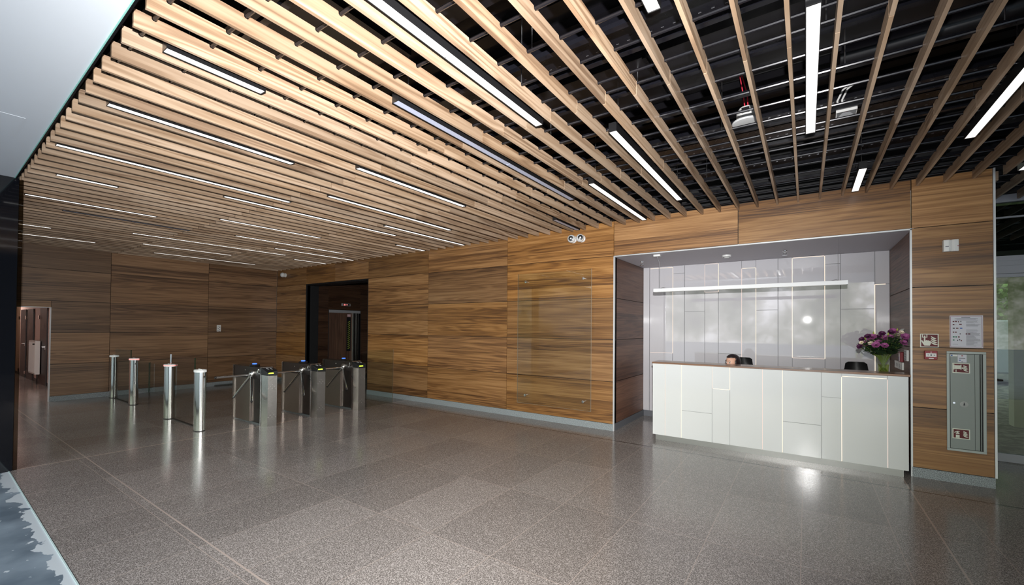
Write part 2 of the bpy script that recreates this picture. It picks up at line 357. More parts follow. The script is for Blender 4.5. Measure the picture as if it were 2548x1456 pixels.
ORD = ['first','second','third','fourth','fifth','sixth','seventh','eighth','ninth','tenth','eleventh','twelfth','thirteenth','fourteenth','fifteenth','sixteenth','seventeenth','eighteenth','nineteenth']
TENS = {20:'twent',30:'thirt',40:'fort',50:'fift',60:'sixt',70:'sevent'}
def ordinal(n):
    if n < 20: return ORD[n-1]
    t = n//10*10; r = n % 10
    return TENS[t]+'ieth' if r == 0 else TENS[t]+'y-'+ORD[r-1]

# ------------------------------------------------------------------ dimensions (metres)
W = 6.379; XL = -12.773
ZL = [.104, .7604, 1.4168, 2.0732, 2.7296, 3.274]     # skirting top and panel joints
X1, X2, X3, X4, X5, X6, X7, X8 = 1.583, .9625, -2.4695, -4.506, -6.539, -8.537, -11.216, -12.773
def YE(x): return .605 - .02*x                            # facade edge line
G = .004                                                   # half joint

def rnd(): return random.random()
# ------------------------------------------------------------------ floor, ground
mb = MB()
pts = [(-23.2, YE(-7.1)), (-7.1, YE(-7.1)), (6.5, YE(6.5)), (6.5, 7.70), (X1+.02, 7.70), (X1+.02, 8.4), (X7-.6, 9.0), (-23.2, 9.0)]
mb.prism(pts, 'z', -.12, 0)
struct(mb, 'floor', mat_floor)
mb = MB(); mb.prism([(-40, YE(-7.1)-.004), (-7.1, YE(-7.1)-.004), (6.5, YE(6.5)-.004), (30, YE(6.5)-.004), (30, -40), (-40, -40)], 'z', -.2, -.004)
struct(mb, 'ground', mat_ground)
mb = MB(); mb.prism([(-7.1, YE(-7.1)-.012), (6.5, YE(6.5)-.012), (6.5, YE(6.5)-.004), (-7.1, YE(-7.1)-.004)], 'z', -.05, .002)
struct(mb, 'trim_1', simple('floor_edge_strip', s2l((186, 206, 204)), .4))
mb = MB(); mb.box(1.6, 30, 7.84, 40, -.25, -.06); struct(mb, 'ground_2', mat_rubble)

# ------------------------------------------------------------------ back wall
def panels_y(mb, x0, x1, y0, y1, zs, xs):
    """panels in a wall plane normal to y, split at the x joints xs and the z joints zs"""
    xs = [x0]+xs+[x1]
    for a, b in zip(xs, xs[1:]):
        for c, d in zip(zs, zs[1:]): mb.box(a+G, b-G, y0, y1, c+G, d-G, rnd())
mb = MB()
panels_y(mb, X8, X7, W, W+.03, ZL, [])
panels_y(mb, X7, X6, W, W+.03, ZL[4:], [-9.889])
panels_y(mb, X6, X3, W, W+.03, ZL, [X5, X4])
panels_y(mb, X3, X2, W, W+.03, ZL[4:], [-.743])
panels_y(mb, X2, X1, W, W+.03, ZL, [])
struct(mb, 'wall_back', mat_wall_x)
mb = MB()   # dark carcass behind the panels
for a, b, z0, z1 in ((X8-.2, X7, 0, 3.27), (X7, X6, 2.74, 3.27), (X6, X3-.0, 0, 3.27), (X3, X2, 2.74, 3.27), (X2+.03, X1-.005, 0, 3.27)): mb.box(a, b, W+.031, W+.12, z0, z1)
mb.box(X8-.2, X1-.005, W+.125, W+.2, 3.2, 4.3)
struct(mb, 'wall_back_core', blackm)
mb = MB()
for a, b in ((X8, X7), (X6, X3), (X2, X1)): mb.box(a, b, W-.012, W+.03, 0, .104)
struct(mb, 'baseboard_back', mat_skirt)
# trims of the alcove mouth and the pier end
mb = MB(); mb.box(X3-.004, X3+.014, W-.006, W+.03, .0, 2.72); mb.box(X3-.004, X2+.004, W-.006, W+.03, 2.712, 2.728); mb.box(X2-.012, X2+.004, W-.006, W+.03, 0, 2.72)
struct(mb, 'trim_2', trim_w)
mb = MB(); mb.box(X1-.001, X1+.016, W-.006, W+.06, .104, 3.274); struct(mb, 'trim_3', trim_w)

# pier end face and inner side
mb = MB(); mb.box(X1-.004, X1+.0, W+.061, 7.66, 0, 3.27); struct(mb, 'wall_pier_side', simple('grey_pier_plaster', s2l((96, 98, 104)), .7))

# ------------------------------------------------------------------ left wall
mb = MB()
ys = [.80, 2.75, 4.643, W-.002]
for a, b in zip(ys, ys[1:]):
    for c, d in zip(ZL, ZL[1:]):
        y0 = a
        if a == .80:
            if d < 1.95: y0 = 1.842
            elif c < 1.95: mb.box(XL-.03, XL, .80, 1.842-G*0, 1.936, d-G, .37); y0 = 1.842
        mb.box(XL-.03, XL, y0+G, b-G, c+G, d-G, rnd())
struct(mb, 'wall_left', mat_wall_y)
mb = MB(); mb.box(XL-.12, XL-.031, 1.86, W, 0, 3.27); mb.box(XL-.12, XL-.031, .8, 1.86, 1.95, 3.27); mb.box(XL-.2, XL-.121, .8, W, 3.2, 4.3); struct(mb, 'wall_left_core', blackm)
mb = MB(); mb.box(XL-.03, XL+.012, 1.842, W-.012, 0, .104); struct(mb, 'baseboard_left', mat_skirt)
mb = MB(); mb.box(XL-.10, XL+.004, 1.832, 1.846, .0, 1.936); mb.box(XL-.10, XL+.004, .8, 1.846, 1.93, 1.942); struct(mb, 'trim_4', trim_w)
# wall that closes the hall to the street left of the black cladding
mb = MB(); mb.box(XL-.2, -7.32, .72, .79, 3.0, 4.2); struct(mb, 'wall_front', simple('dark_front_wall', (.03, .028, .027), .5))
mb = MB(); mb.box(XL-.2, -7.32, .73, .79, 0, .06); mb.box(XL-.2, -7.32, .73, .79, 2.94, 3.0)
for k in range(5): mb.box(-7.37-k*1.38, -7.32-k*1.38, .73, .79, .06, 2.94)
w2_ = struct(mb, 'window_2', simple('dark_window_frame', (.03, .03, .032), .4))
mb = MB(); mb.box(XL-.1, -7.38, .755, .763, .06, 2.94); mb.obj('window_pane', glass('street_window_glass', (.58, .61, .59), ior=1.5), w2_)
mb = MB(); mb.box(XL-.2, -7.32, -2.6, .715, 3.19, 3.3); struct(mb, 'ceiling_soffit_sky_block', soffit_m)  # unseen soffit extension, added so only low-angle daylight gets in
# black glossy cladding wall at the left of the entrance
mb = MB(); mb.box(-7.3, -7.1, -6, .762, -.004, 3.19); struct(mb, 'wall_entrance_left', blackg)
mb = MB(); mb.box(-7.125, -7.108, .765, .797, .0, 3.18); tag(mb.obj('glass_fin', pane_edge), 'narrow smoked glass fin at the edge of the black cladding wall', 'glass panel')

# ------------------------------------------------------------------ soffit and ceiling void
mb = MB(); mb.prism([(-7.3, YE(-7.3)-.012), (8, YE(8)-.012), (8, -2.6), (-7.3, -2.6)], 'z', 3.19, 3.3); struct(mb, 'ceiling_soffit', soffit_m)
mb = MB(); mb.prism([(-7.3, YE(-7.3)-.011), (8, YE(8)-.011), (8, YE(8)), (-7.3, YE(-7.3))], 'z', 3.186, 4.2); struct(mb, 'trim_5', black)
mb = MB(); mb.prism([(-7.3, YE(-7.3)-.018), (8, YE(8)-.018), (8, YE(8)-.0125), (-7.3, YE(-7.3)-.0125)], 'z', 3.184, 3.1895); struct(mb, 'trim_6', simple('soffit_edge_bead', s2l((150, 214, 200)), .4))
mb = MB(); mb.box(XL-.2, 8, .5, 8.6, 4.0, 4.1)
for k in range(28): mb.box(XL, 8, .74+k*.275, .86+k*.275, 3.93, 4.0)      # folds of the deck sheet
struct(mb, 'ceiling', black)
mb = MB(); o = Vector((-4.972, .566, 3.19))
mb.box(-5.575, -4.975, .10, .56, 3.1875, 3.1895); h = mb.obj('access_hatch', simple('hatch_paint', s2l((226, 232, 238)), .55)); tag(h, 'flush square access hatch in the white soffit above the entrance', 'hatch')

# ------------------------------------------------------------------ slats
SP = .2185
def slat_x(i):
    w = 1.445-.2171*i if i <= 9 else -.509-.2197*(i-9)
    return w*1.01 if w < 0 else w
CY = [.79+.275*k for k in range(8)] + [2.86+.275*k for k in range(6)] + [4.38+.275*k for k in range(8)]
CY2 = [6.75, 7.02, 7.30]
BT = .021; ZB, ZT = 3.19, 3.285
def slat_profile(y0, y1):
    p = [(y0, ZB), (y1, ZB), (y1, ZT)]
    for c in sorted([c for c in CY+CY2 if y0+.02 < c < y1-.02], reverse=True):
        p += [(c+.0135, ZT), (c+.012, ZT-.014), (c+.006, ZT-.0195), (c-.006, ZT-.0195), (c-.012, ZT-.014), (c-.0135, ZT)]
    p.append((y0, ZT)); return p
def slat_mesh(y0, y1):
    mb = MB(); mb.prism(slat_profile(y0, y1), 'x', -BT/2, BT/2); return mb.obj('oak_slat', mat_slat)
SEGS = {1: (2.846, 4.346), 2: (4.352, W-.004), 3: (W+.2, 7.62)}
protos = {}
seg_txt = {0: 'segment nearest the entrance', 1: 'middle segment', 2: 'segment reaching the back wall', 3: 'segment beyond the pier'}
first_i, last_i = -9, 64
nrow = 0
for i in range(last_i, first_i-1, -1):
    nrow += 1; x = slat_x(i)
    if x < XL+.03: nrow -= 1; continue
    for sgi in (0, 1, 2, 3):
        if sgi == 3 and x < X1+.05: continue
        if sgi == 0 and (x > 1.0): continue
        if x > 2.6 and sgi == 1: continue
        if sgi == 0:
            o = slat_mesh(YE(x)+.038, 2.840)
        elif sgi in protos:
            o = protos[sgi].copy(); COL.objects.link(o)
        else:
            y0, y1 = SEGS[sgi]
            if sgi == 2: y0, y1 = 4.352, W-.004
            o = slat_mesh(y0, y1); protos[sgi] = o
        o.location = (x, 0, 0)
        tag(o, f'{ordinal(nrow)} oak ceiling slat from the far left wall, {seg_txt[sgi]}', 'ceiling slat', 'oak slats of the ceiling')

# carrier tubes
for k, y in enumerate(CY):
    mb = MB(); mb.tube([(XL+.05, y, ZT-.008), (3.6, y, ZT-.008)], .0105, 8)
    tag(mb.obj('carrier_tube', tube_m), f'black round carrier tube across the slats, {ordinal(k+1)} from the entrance', 'ceiling tube', 'black carrier tubes over the slats')
for k, y in enumerate(CY2):
    mb = MB(); mb.tube([(1.65, y, ZT-.008), (3.6, y, ZT-.008)], .0105, 8)
    tag(mb.obj('carrier_tube', tube_m), f'short black carrier tube beyond the pier, {ordinal(k+1)} behind the back wall line', 'ceiling tube', 'black carrier tubes over the slats')
# runner channels above the tubes
RUN = [(1.18, 3.33), (2.36, 3.34), (2.64, 3.36), (3.05, 3.33), (3.62, 3.36), (4.20, 3.33), (4.72, 3.35), (5.36, 3.33), (5.98, 3.35)]
for k, (y, z) in enumerate(RUN):
    mb = MB(); mb.box(XL+.05, 3.6, y-.02, y+.02, z, z+.004); mb.box(XL+.05, 3.6, y-.02, y-.017, z+.004, z+.03); mb.box(XL+.05, 3.6, y+.017, y+.02, z+.004, z+.03)
    tag(mb.obj('runner_channel', tray_m), f'black steel runner channel above the slats, {ordinal(k+1)} from the entrance', 'ceiling channel', 'runner channels above the slats')
TRAY = [(2.72, 3.55, .22), (4.45, 3.48, .18), (5.1, 3.62, .30), (5.72, 3.5, .2)]
for k, (y, z, w) in enumerate(TRAY):
    r = thing('cable_tray', (0, y, z), f'perforated black cable tray in the ceiling void, {ordinal(k+1)} from the entrance', 'cable tray', 'cable trays in the ceiling void')
    mb = MB(); mb.box(-6.5, 3.6, -w/2, w/2, 0, .003); mb.box(-6.5, 3.6, -w/2, -w/2+.003, .003, .06); mb.box(-6.5, 3.6, w/2-.003, w/2, .003, .06); mb.obj('tray', tray_m, r)
    mb = MB()
    for j in range(90):
        xx = -3.2 + j*.075
        mb.box(xx, xx+.018, -w/2+.03, -w/2+.036, -.0022, -.001); mb.box(xx+.03, xx+.048, w/2-.04, w/2-.034, -.0022, -.001)
    mb.obj('perforation', simple('tray_slot_glint', (.35, .35, .38), .3, metal=.8), r)
# ventilation ducts
for k, (y0, y1, z0, z1, x0, x1, lb) in enumerate([(1.25, 2.1, 3.62, 3.86, -6, 3.6, 'wide black ventilation duct in the void nearest the entrance'), (3.2, 3.85, 3.66, 3.9, -7, 3.6, 'black ventilation duct in the middle of the ceiling void')]):
    r = thing('ventilation_duct', (0, 0, 0), lb, 'duct')
    mb = MB(); mb.box(x0, x1, y0, y1, z0, z1); mb.obj('duct', black, r)
    for j in range(int((x1-x0)/1.2)+1):
        mb = MB(); mb.box(x0+j*1.2-.015, x0+j*1.2+.015, y0-.03, y1+.03, z0-.03, z1+.03); mb.obj('flange', tray_m, r)
# round flexible duct seen at the right
mb = MB(); P = [(x*.25+.2, 4.05+.05*math.sin(x*.9), 3.66+.03*math.sin(x*.7)) for x in range(0, 13)]; mb.tube(P, .09, 14); tag(mb.obj('flexible_duct', black), 'black flexible duct lying in the void above the emergency light', 'duct')
# hanger rods
RODS = [(-1.1, 3.33), (-2.05, 3.62), (-.62, 4.2), (.22, 3.62), (.95, 3.62), (-1.75, 2.64), (-3.1, 2.64), (-3.6, 4.2), (-.95, 5.36), (.45, 5.36), (1.3, 4.72), (-2.5, 4.72), (.1, 3.05), (-2.3, 1.18), (-4.4, 3.05)]
for k, (x, y) in enumerate(sorted(RODS, reverse=True)):
    mb = MB(); mb.tube([(x, y, 3.362), (x, y, 3.93)], .004, 6)
    tag(mb.obj('hanger_rod', galv), f'thin galvanised hanger rod in the ceiling void, {ordinal(k+1)} from the right', 'hanger rod', 'hanger rods of the ceiling')

# ------------------------------------------------------------------ linear lights
LIGHTS = [(20,.87,1.42),(25,.86,2.22),(31,.80,2.90),(36,.97,1.47),(42,.90,2.20),(14,.80,2.88),(23,2.64,4.28),(28,3.02,5.21),(33,2.31,5.0),(39,2.78,4.4),
 (31,4.41,6.32),(36,5.58,6.34),(12,3.29,5.53),(15,4.36,6.27),(6,2.54,4.21),(4,5.42,6.27),(1,3.0,5.04),(9,.9,2.15),(50,2.36,5.04),(55,2.79,4.38),(60,3.27,5.40),
 (44,3.45,5.6),(47,4.47,6.34),(52,5.47,6.30),(53,1.0,1.48),(58,1.0,2.24),(17,2.0,4.79,'off'),(20,5.54,6.34,'off'),(45,1.33,2.84,'off'),(-2,5.6,6.33)]
LIGHTS.sort(key=lambda t: (t[0], t[1]))
gaps = sorted(set(l[0] for l in LIGHTS))
for L_ in LIGHTS:
    g, y0, y1 = L_[:3]; off = len(L_) > 3
    x = (slat_x(g)+slat_x(g+1))*.5; n = gaps.index(g)+1
    same = [l for l in LIGHTS if l[0] == g]
    ex = '' if len(same) == 1 else (', entrance end' if L_ == same[0] else ', back wall end')
    r = thing('linear_ceiling_light', (x, y0, 3.196), f'{"unlit" if off else "lit"} linear light between ceiling slats, {ordinal(n)} light row from the right{ex}', 'ceiling light', 'linear lights between the slats')
    Ln = y1-y0; hw = .03
    mb = MB(); mb.box(-hw-.003, -hw, 0, Ln, 0, .075); mb.box(hw, hw+.003, 0, Ln, 0, .075); mb.box(-hw, hw, 0, Ln, .06, .075); mb.box(-hw, hw, 0, .004, 0, .06); mb.box(-hw, hw, Ln-.004, Ln, 0, .06); mb.obj('housing', blk_pl, r)
    nd = 2 if Ln > 1.4 else 1
    for q in range(nd):
        a = .006 + q*Ln/nd; b = (q+1)*Ln/nd - .006
        mb = MB(); mb.box(-hw+.0005, hw-.0005, a, b, .003, .012); mb.obj('diffuser', led_off if off else led_white, r)
    mb = MB()
    for yy in (.12, Ln-.12): mb.tube([(0, yy, .075), (0, yy, .73)], .0025, 6)
    mb.obj('suspension_wire', galv, r)

# speaker and emergency light in the void
r = thing('loudspeaker', (-.43, 4.27, 3.42), 'round white loudspeaker hanging above the slats on red wires', 'speaker')
mb = MB(); mb.lathe([(.001, 0), (.092, 0), (.113, .004), (.117, .012), (.115, .02), (.085, .024)], seg=32); mb.obj('grille', simple('speaker_grille', s2l((205, 207, 208)), .6), r)
mb = MB(); mb.lathe([(.082, .024), (.082, .10), (.06, .14), (.001, .145)], seg=28); mb.obj('can', white_pl, r)
mb = MB(); mb.box(-.03, .03, -.10, -.07, .07, .11); mb.obj('terminal', blk_pl, r)
mb = MB(); mb.tube([(-.01, -.05, .14), (-.02, -.06, .24), (-.06, -.04, .5)], .005, 8); mb.tube([(.015, -.05, .14), (.01, -.05, .24), (-.05, -.03, .5)], .005, 8); mb.obj('wire', red_cable, r)
r = thing('emergency_light', (.265, 4.26, 3.31), 'square white emergency light with tapered reflector hanging above the slats', 'emergency light')
mb = MB(); mb.box(-.066, .066, -.062, .062, .03, .06); mb.box(-.066, -.06, -.062, .062, 0, .03); mb.box(.06, .066, -.062, .062, 0, .03); mb.box(-.06, .06, -.062, -.056, 0, .03); mb.box(-.06, .06, .056, .062, 0, .03); mb.obj('housing', white_pl, r)
mb = MB(); mb.rings([[(-.058, -.054, .001), (.058, -.054, .001), (.058, .054, .001), (-.058, .054, .001)], [(-.015, -.012, .028), (.015, -.012, .028), (.015, .012, .028), (-.015, .012, .028)]], cap=False, smooth=False); mb.obj('reflector', grey_pl, r)
mb = MB(); mb.box(-.012, .012, -.008, .008, .022, .029); mb.obj('lamp', red_b, r)
mb = MB()
for q in (0, .03): mb.tube([(-.05+q, 0, .06), (-.055+q, 0, .12), (-.02+q, 0, .2), (.03+q, .02, .24)], .007, 8)
mb.obj('flexible_conduit', white_pl, r)

# ------------------------------------------------------------------ alcove
AB = 7.875
mb = MB(); 
for c, d in zip(ZL[:5], ZL[1:5]+[2.715]):
    if c < d and d <= 2.74: mb.box(X3-.03, X3, W+.032, AB, c+G, min(d, 2.715)-G, rnd())
struct(mb, 'wall_alcove_left', mat_alc_y)
mb = MB()
for c, d in zip(ZL[:4], ZL[1:5]): mb.box(.9625, .99, W+.032, AB, c+G, min(d, 2.715)-G, rnd())
struct(mb, 'wall_alcove_right', mat_alc_y)
mb = MB(); mb.box(X3-.0, X3+.012, W+.03, AB, 0, .104); mb.box(X3, .9625, AB-.012, AB+.02, 0, .104); mb.box(.9505, .9625, W+.03, AB, 0, .104)
struct(mb, 'baseboard_alcove', simple('alcove_skirting', s2l((104, 106, 112)), .4))
mb = MB(); mb.box(X3-.03, .99, W+.032, AB+.02, 2.715, 2.74); struct(mb, 'ceiling_alcove', alc_ceil)
mb = MB(); mb.box(X3-.1, X3-.031, W+.13, AB+.1, 0, 2.75); mb.box(.991, 1.05, W+.13, AB+.1, 0, 2.75); mb.box(X3-.1, 1.05, AB+.03, AB+.1, 0, 2.75); struct(mb, 'wall_alcove_core', blackm)
# white glass cladding of the alcove's back wall
VX = [-2.4695, -2.353, -1.946, -1.747, -1.419, -1.208, -.862, -.66, -.358, -.172, .233, .418, .802, .9625]
HZ = [[], [1.164, 2.69], [2.574], [1.898], [2.225, 2.70], [1.19], [2.59], [1.904], [], [1.166, 2.70], [2.572], [1.902], [2.245]]
mb = MB()
for (a, b), hz in zip(zip(VX, VX[1:]), HZ):
    zz = [.104]+hz+[2.715]
    dep = random.choice([0, .006, .012])
    for c, d in zip(zz, zz[1:]): mb.box(a+.004, b-.004, AB-.02-dep, AB+.0, c+.0035, d-.0035)
struct(mb, 'wall_alcove_back', white_g)
mb = MB(); mb.box(-2.4695, .9625, AB+.001, AB+.02, .104, 2.715); struct(mb, 'wall_alcove_backing', simple('joint_shadow_grey', s2l((160, 160, 164)), .7))
def strip(x0, x1, z0, z1, y, mat, lb, grp, parent=None, name='light_strip'):
    mb = MB(); mb.box(x0, x1, y-.003, y+.004, z0, z1); o = mb.obj(name, mat, parent)
    if not parent: tag(o, lb, 'light strip', grp)
    return o
SY = AB-.008
ws = [(-1.946, 1.164, 2.69, led_warm), (-1.419, 2.225, 2.70, led_soft), (-1.208, 2.225, 2.70, led_warm), (-.862, .2, 2.59, led_soft), (-.66, .2, 2.59, led_warm), (-.172, 1.166, 2.70, led_warm), (.233, 1.166, 2.70, led_warm), (.802, .2, 2.245, led_warm)]
for k, (x, a, b, m) in enumerate(ws): strip(x-.0032, x+.0032, a, b, SY, m, f'glowing warm vertical light joint in the white alcove wall, {ordinal(k+1)} from the left', 'warm light joints of the alcove wall')
hs_ = [(-2.353, -1.946, 2.69, 'top left corner of'), (-2.353, -1.946, 1.164, 'low at the left of'), (-1.419, -1.208, 2.70, 'top of the second lit panel in'), (-1.419, -1.208, 2.225, 'above the pendant, second lit panel in'), (-.862, -.66, 2.59, 'near the top middle of'), (-.172, .233, 2.70, 'top of the wide right panel in'), (-.172, .233, 1.166, 'bottom of the wide right panel in'), (.802, .926, 2.245, 'upper right end of')]
for x0, x1, z, lb in hs_: strip(x0+.006, x1-.006, z-.0032, z+.0032, SY, led_warm if z > 1.2 and x0 != -1.419 else led_soft, f'glowing horizontal light joint, {lb} the white alcove wall', 'warm horizontal joints of the alcove wall')

# pendant bar light
r = thing('pendant_bar_light', (-.737, 6.53, 2.15), 'long white pendant bar light hanging above the reception desk', 'pendant light')
mb = MB(); mb.box(-1.157, 1.157, -.03, .03, 0, .05); mb.obj('bar', white_p, r, bevel=.003)
mb = MB(); mb.box(-1.14, 1.14, -.024, .024, -.003, 0); mb.obj('diffuser', simple('pendant_diffuser', s2l((225, 225, 220)), .5), r)
mb = MB(); mb.tube([(-1.11, 0, .545), (-1.10, 0, .50), (-1.075, 0, .44), (-1.073, 0, .05)], .003, 6); mb.obj('cord', grey_pl, r)
mb = MB(); mb.tube([(1.066, 0, .05), (1.066, 0, .565)], .0012, 6); mb.obj('suspension_wire', galv, r)
mb = MB(); mb.box(-1.16, -1.06, -.03, .03, .535, .565); mb.obj('ceiling_rose', white_pl, r, bevel=.006)
mb = MB(); mb.tube([(-1.06, 0, .052), (-1.02, 0, .062), (-.99, 0, .052)], .004, 6); mb.tube([(1.0, 0, .052), (1.04, 0, .062), (1.07, 0, .052)], .004, 6); mb.obj('clip', galv, r)
r = thing('smoke_detector', (-.984, 7.13, 2.715), 'round white smoke detector on the alcove ceiling', 'smoke detector')
mb = MB(); mb.lathe([(.001, -.045), (.03, -.044), (.045, -.03), (.06, -.026), (.062, 0)], seg=24); mb.obj('dome', white_pl, r)
mb = MB(); mb.lathe([(.046, -.034), (.048, -.030)], seg=20); mb.obj('slot', blk_pl, r)
for x, y, lb in ((-.243, 7.153, 'chrome sprinkler head on the alcove ceiling, right of the smoke detector'), (-2.257, 7.089, 'chrome sprinkler head in the left corner of the alcove ceiling')):
    r = thing('sprinkler', (x, y, 2.715), lb, 'sprinkler')
    mb = MB(); mb.lathe([(.03, 0), (.028, -.008), (.012, -.012), (.012, -.03)], seg=16); mb.obj('collar', chrome, r)
    mb = MB(); mb.tube([(-.012, 0, -.012), (-.02, 0, -.04), (0, 0, -.06)], .0035, 6); mb.tube([(.012, 0, -.012), (.02, 0, -.04), (0, 0, -.06)], .0035, 6); mb.lathe([(.001, -.062), (.032, -.060), (.032, -.064)], seg=16); mb.obj('deflector', chrome, r)
# devices on the alcove's right wall
r = thing('fire_call_sign', (.9625, 6.93, 1.22), 'small red box with white and blue label on the alcove side wall', 'fire alarm box')
mb = MB(); mb.box(-.03, 0, -.06, .06, 0, .12); mb.obj('box', red_b, r, bevel=.004)
mb = MB(); mb.box(-.033, -.03, -.02, .02, .01, .10); mb.obj('label_plate', white_pl, r)
mb = MB(); mb.box(-.034, -.033, -.012, .012, .02, .06); mb.obj('label_print', inkb, r)
r = thing('light_switch', (.9625, 6.62, 1.25), 'white block of rocker switches on the alcove side wall', 'switch')
mb = MB(); mb.box(-.02, 0, -.08, .08, 0, .125); mb.obj('frame', white_pl, r, bevel=.003)
for k in range(4): mb = MB(); mb.box(-.024, -.02, -.07, .06, .008+k*.029, .03+k*.029); mb.obj('rocker', grey_pl, r)
r = thing('socket_row', (.9625, 7.10, 1.125), 'row of white sockets low on the alcove side wall, right of the vase', 'socket')
for k in range(5):
    mb = MB(); mb.box(-.02, 0, -.26+k*.105, -.17+k*.105, 0, .09); f = mb.obj('socket', white_pl, r, bevel=.003)
    mb = MB(); mb.box(-.022, -.02, -.235+k*.105, -.195+k*.105, .025, .065); mb.obj('socket_insert', grey_pl, f)
r = thing('framed_reflection', (.9625, 6.9, 1.42), 'pale framed reflection built as a pane on the alcove side wall, behind the flowers', 'reflection')  # a reflection on the side wall, modelled as a pale framed pane
mb = MB(); mb.box(-.012, -.009, -.10, .10, 0, .19); mb.box(-.002, 0, -.10, .10, 0, .2); mb.box(-.012, 0, -.10, .10, -.003, 0); mb.obj('reflection_sheet', pane, r)
mb = MB(); mb.box(-.009, -.004, .07, .10, 0, .19); mb.obj('edge', white_pl, r)

# ------------------------------------------------------------------ reception desk
DY = 6.27
r = thing('reception_desk', (-.456, DY, 0), 'long white glass fronted reception desk with oak top and glowing joints', 'reception desk')
ox = .456
DV = [-1.832, -1.656, -1.435, -1.039, -.826, -.455, -.241, .151, .342, .746, .92]
DH = [[], [], [.46], [.797], [], [], [.464], [.806], [1.061], []]
for (a, b), hz in zip(zip(DV, DV[1:]), DH):
    zz = [.075]+hz+[1.094]
    for c, d in zip(zz, zz[1:]):
        mb = MB(); mb.box(a+ox+.0035, b+ox-.0035, 0, .018, c+(.003 if c > .08 else 0), d-(.003 if d < 1.09 else 0)); mb.obj('front_panel', desk_g, r)
mb = MB(); mb.box(-1.832+ox, .92+ox, .019, .04, .076, 1.093); mb.obj('carcass', simple('desk_joint_grey', s2l((196, 198, 198)), .6), r)
mb = MB(); mb.box(-1.832+ox, -1.81+ox, .041, .33, .075, 1.094); mb.box(.898+ox, .92+ox, .041, .33, .075, 1.094); mb.obj('side_panel', desk_g, r)
mb = MB(); mb.box(-1.84+ox, .936+ox, -.012, .34, 1.0945, 1.118); mb.obj('countertop', mat_top, r, bevel=.002)
mb = MB(); mb.box(-1.79+ox, .878+ox, .012, .03, 0, .0745); mb.obj('plinth', simple('plinth_steel', (.30, .30, .29), .34, metal=.85), r)
mb = MB(); mb.box(-1.80+ox, .89+ox, .05, .40, .72, .75); mb.obj('worktop', white_p, r)
mb = MB()
for x in (-1.79, -.4, .86): mb.box(x+ox, x+ox+.025, .06, .38, 0, .72)
mb.obj('pedestal', white_p, r)
for x, a, b, m in [(-1.656, .075, 1.094, led_soft), (-1.435, .075, 1.094, led_warm), (-1.039, .80, 1.094, led_soft), (-.826, .80, 1.094, led_warm), (-.455, .075, 1.094, led_soft), (-.241, .075, 1.094, led_warm), (.342, .075, 1.05, led_warm), (.746, .075, 1.05, led_soft)]:
    strip(x+ox-.0025, x+ox+.0025, a, b, .012, m, None, None, r)
strip(-1.039+ox+.006, -.826+ox-.006, .794, .80, .012, led_warm, None, None, r); strip(.342+ox+.006, .746+ox-.006, 1.056, 1.066, .012, led_warm, None, None, r)

# ------------------------------------------------------------------ office chairs
def office_chair(loc, rz, lb):
    r = thing('office_chair', loc, lb, 'office chair', 'black office chairs behind the desk', rz)
    mb = MB()
    n = 11; ringsF = []
    prof = [(0, .60, .17), (0, .62, .195), (0, .8, .2), (0, .98, .16), (0, 1.08, .125), (0, 1.15, .115), (0, 1.172, .085)]
    for _, z, hw in prof:
        ring = []
        for k in range(n): t = -1+2*k/(n-1); ring.append((t*hw, .22-.05*(t*t)*1.0+.02*math.sin((z-.6)*4), z))
        for k in range(n-1, -1, -1): t = -1+2*k/(n-1); ring.append((t*hw, .255-.05*(t*t)+.02*math.sin((z-.6)*4), z))
        ringsF.append(ring)
    mb.rings(ringsF); mb.obj('backrest', blk_pl, r)
    mb = MB(); mb.rings([[(x*s, y*s-.02, z) for x, y in [(math.cos(t)*.25, math.sin(t)*.24) for t in [2*PI*k/24 for k in range(24)]]] for s, z in ((.9, .44), (1, .455), (1, .49), (.93, .51))]); mb.obj('seat', simple('black_seat_fabric', (.014, .014, .016), .8), r)
    mb = MB(); mb.tube([(0, .1, .44), (0, .25, .45), (0, .27, .62), (0, .255, .8)], .02, 8); mb.obj('back_support', blk_pl, r)
    mb = MB(); mb.tube([(0, 0, .10), (0, 0, .44)], .028, 12); mb.obj('gas_lift', chrome, r)
    for s in (-1, 1):
        mb = MB(); mb.tube([(s*.22, 0, .46), (s*.28, 0, .5), (s*.28, 0, .68)], .014, 8); mb.box(s*.28-.03, s*.28+.03, -.12, .12, .68, .71); mb.obj('armrest', blk_pl, r)
    for k in range(5):
        a = 2*PI*k/5; mb = MB(); mb.tube([(0, 0, .11), (math.cos(a)*.28, math.sin(a)*.28, .075)], [.025, .014], 8); l = mb.obj('leg', blk_pl, r)
        mb = MB(); mb.lathe([(.001, -.02), (.028, -.02), (.028, .02), (.001, .02)], c=(math.cos(a)*.29, math.sin(a)*.29, .03), axis=(math.sin(a), -math.cos(a), 0), seg=14); mb.obj('caster', blk_pl, l)
    return r
ch = office_chair((.555, 7.15, 0), .0, 'empty black office chair near the vase, behind the desk')
for c in list(ch.children):
    if c.name.startswith('backrest'): pass
ch2 = copy_tree(ch, (-.71, 7.12, -.0), 'black office chair the receptionist sits in', .35)

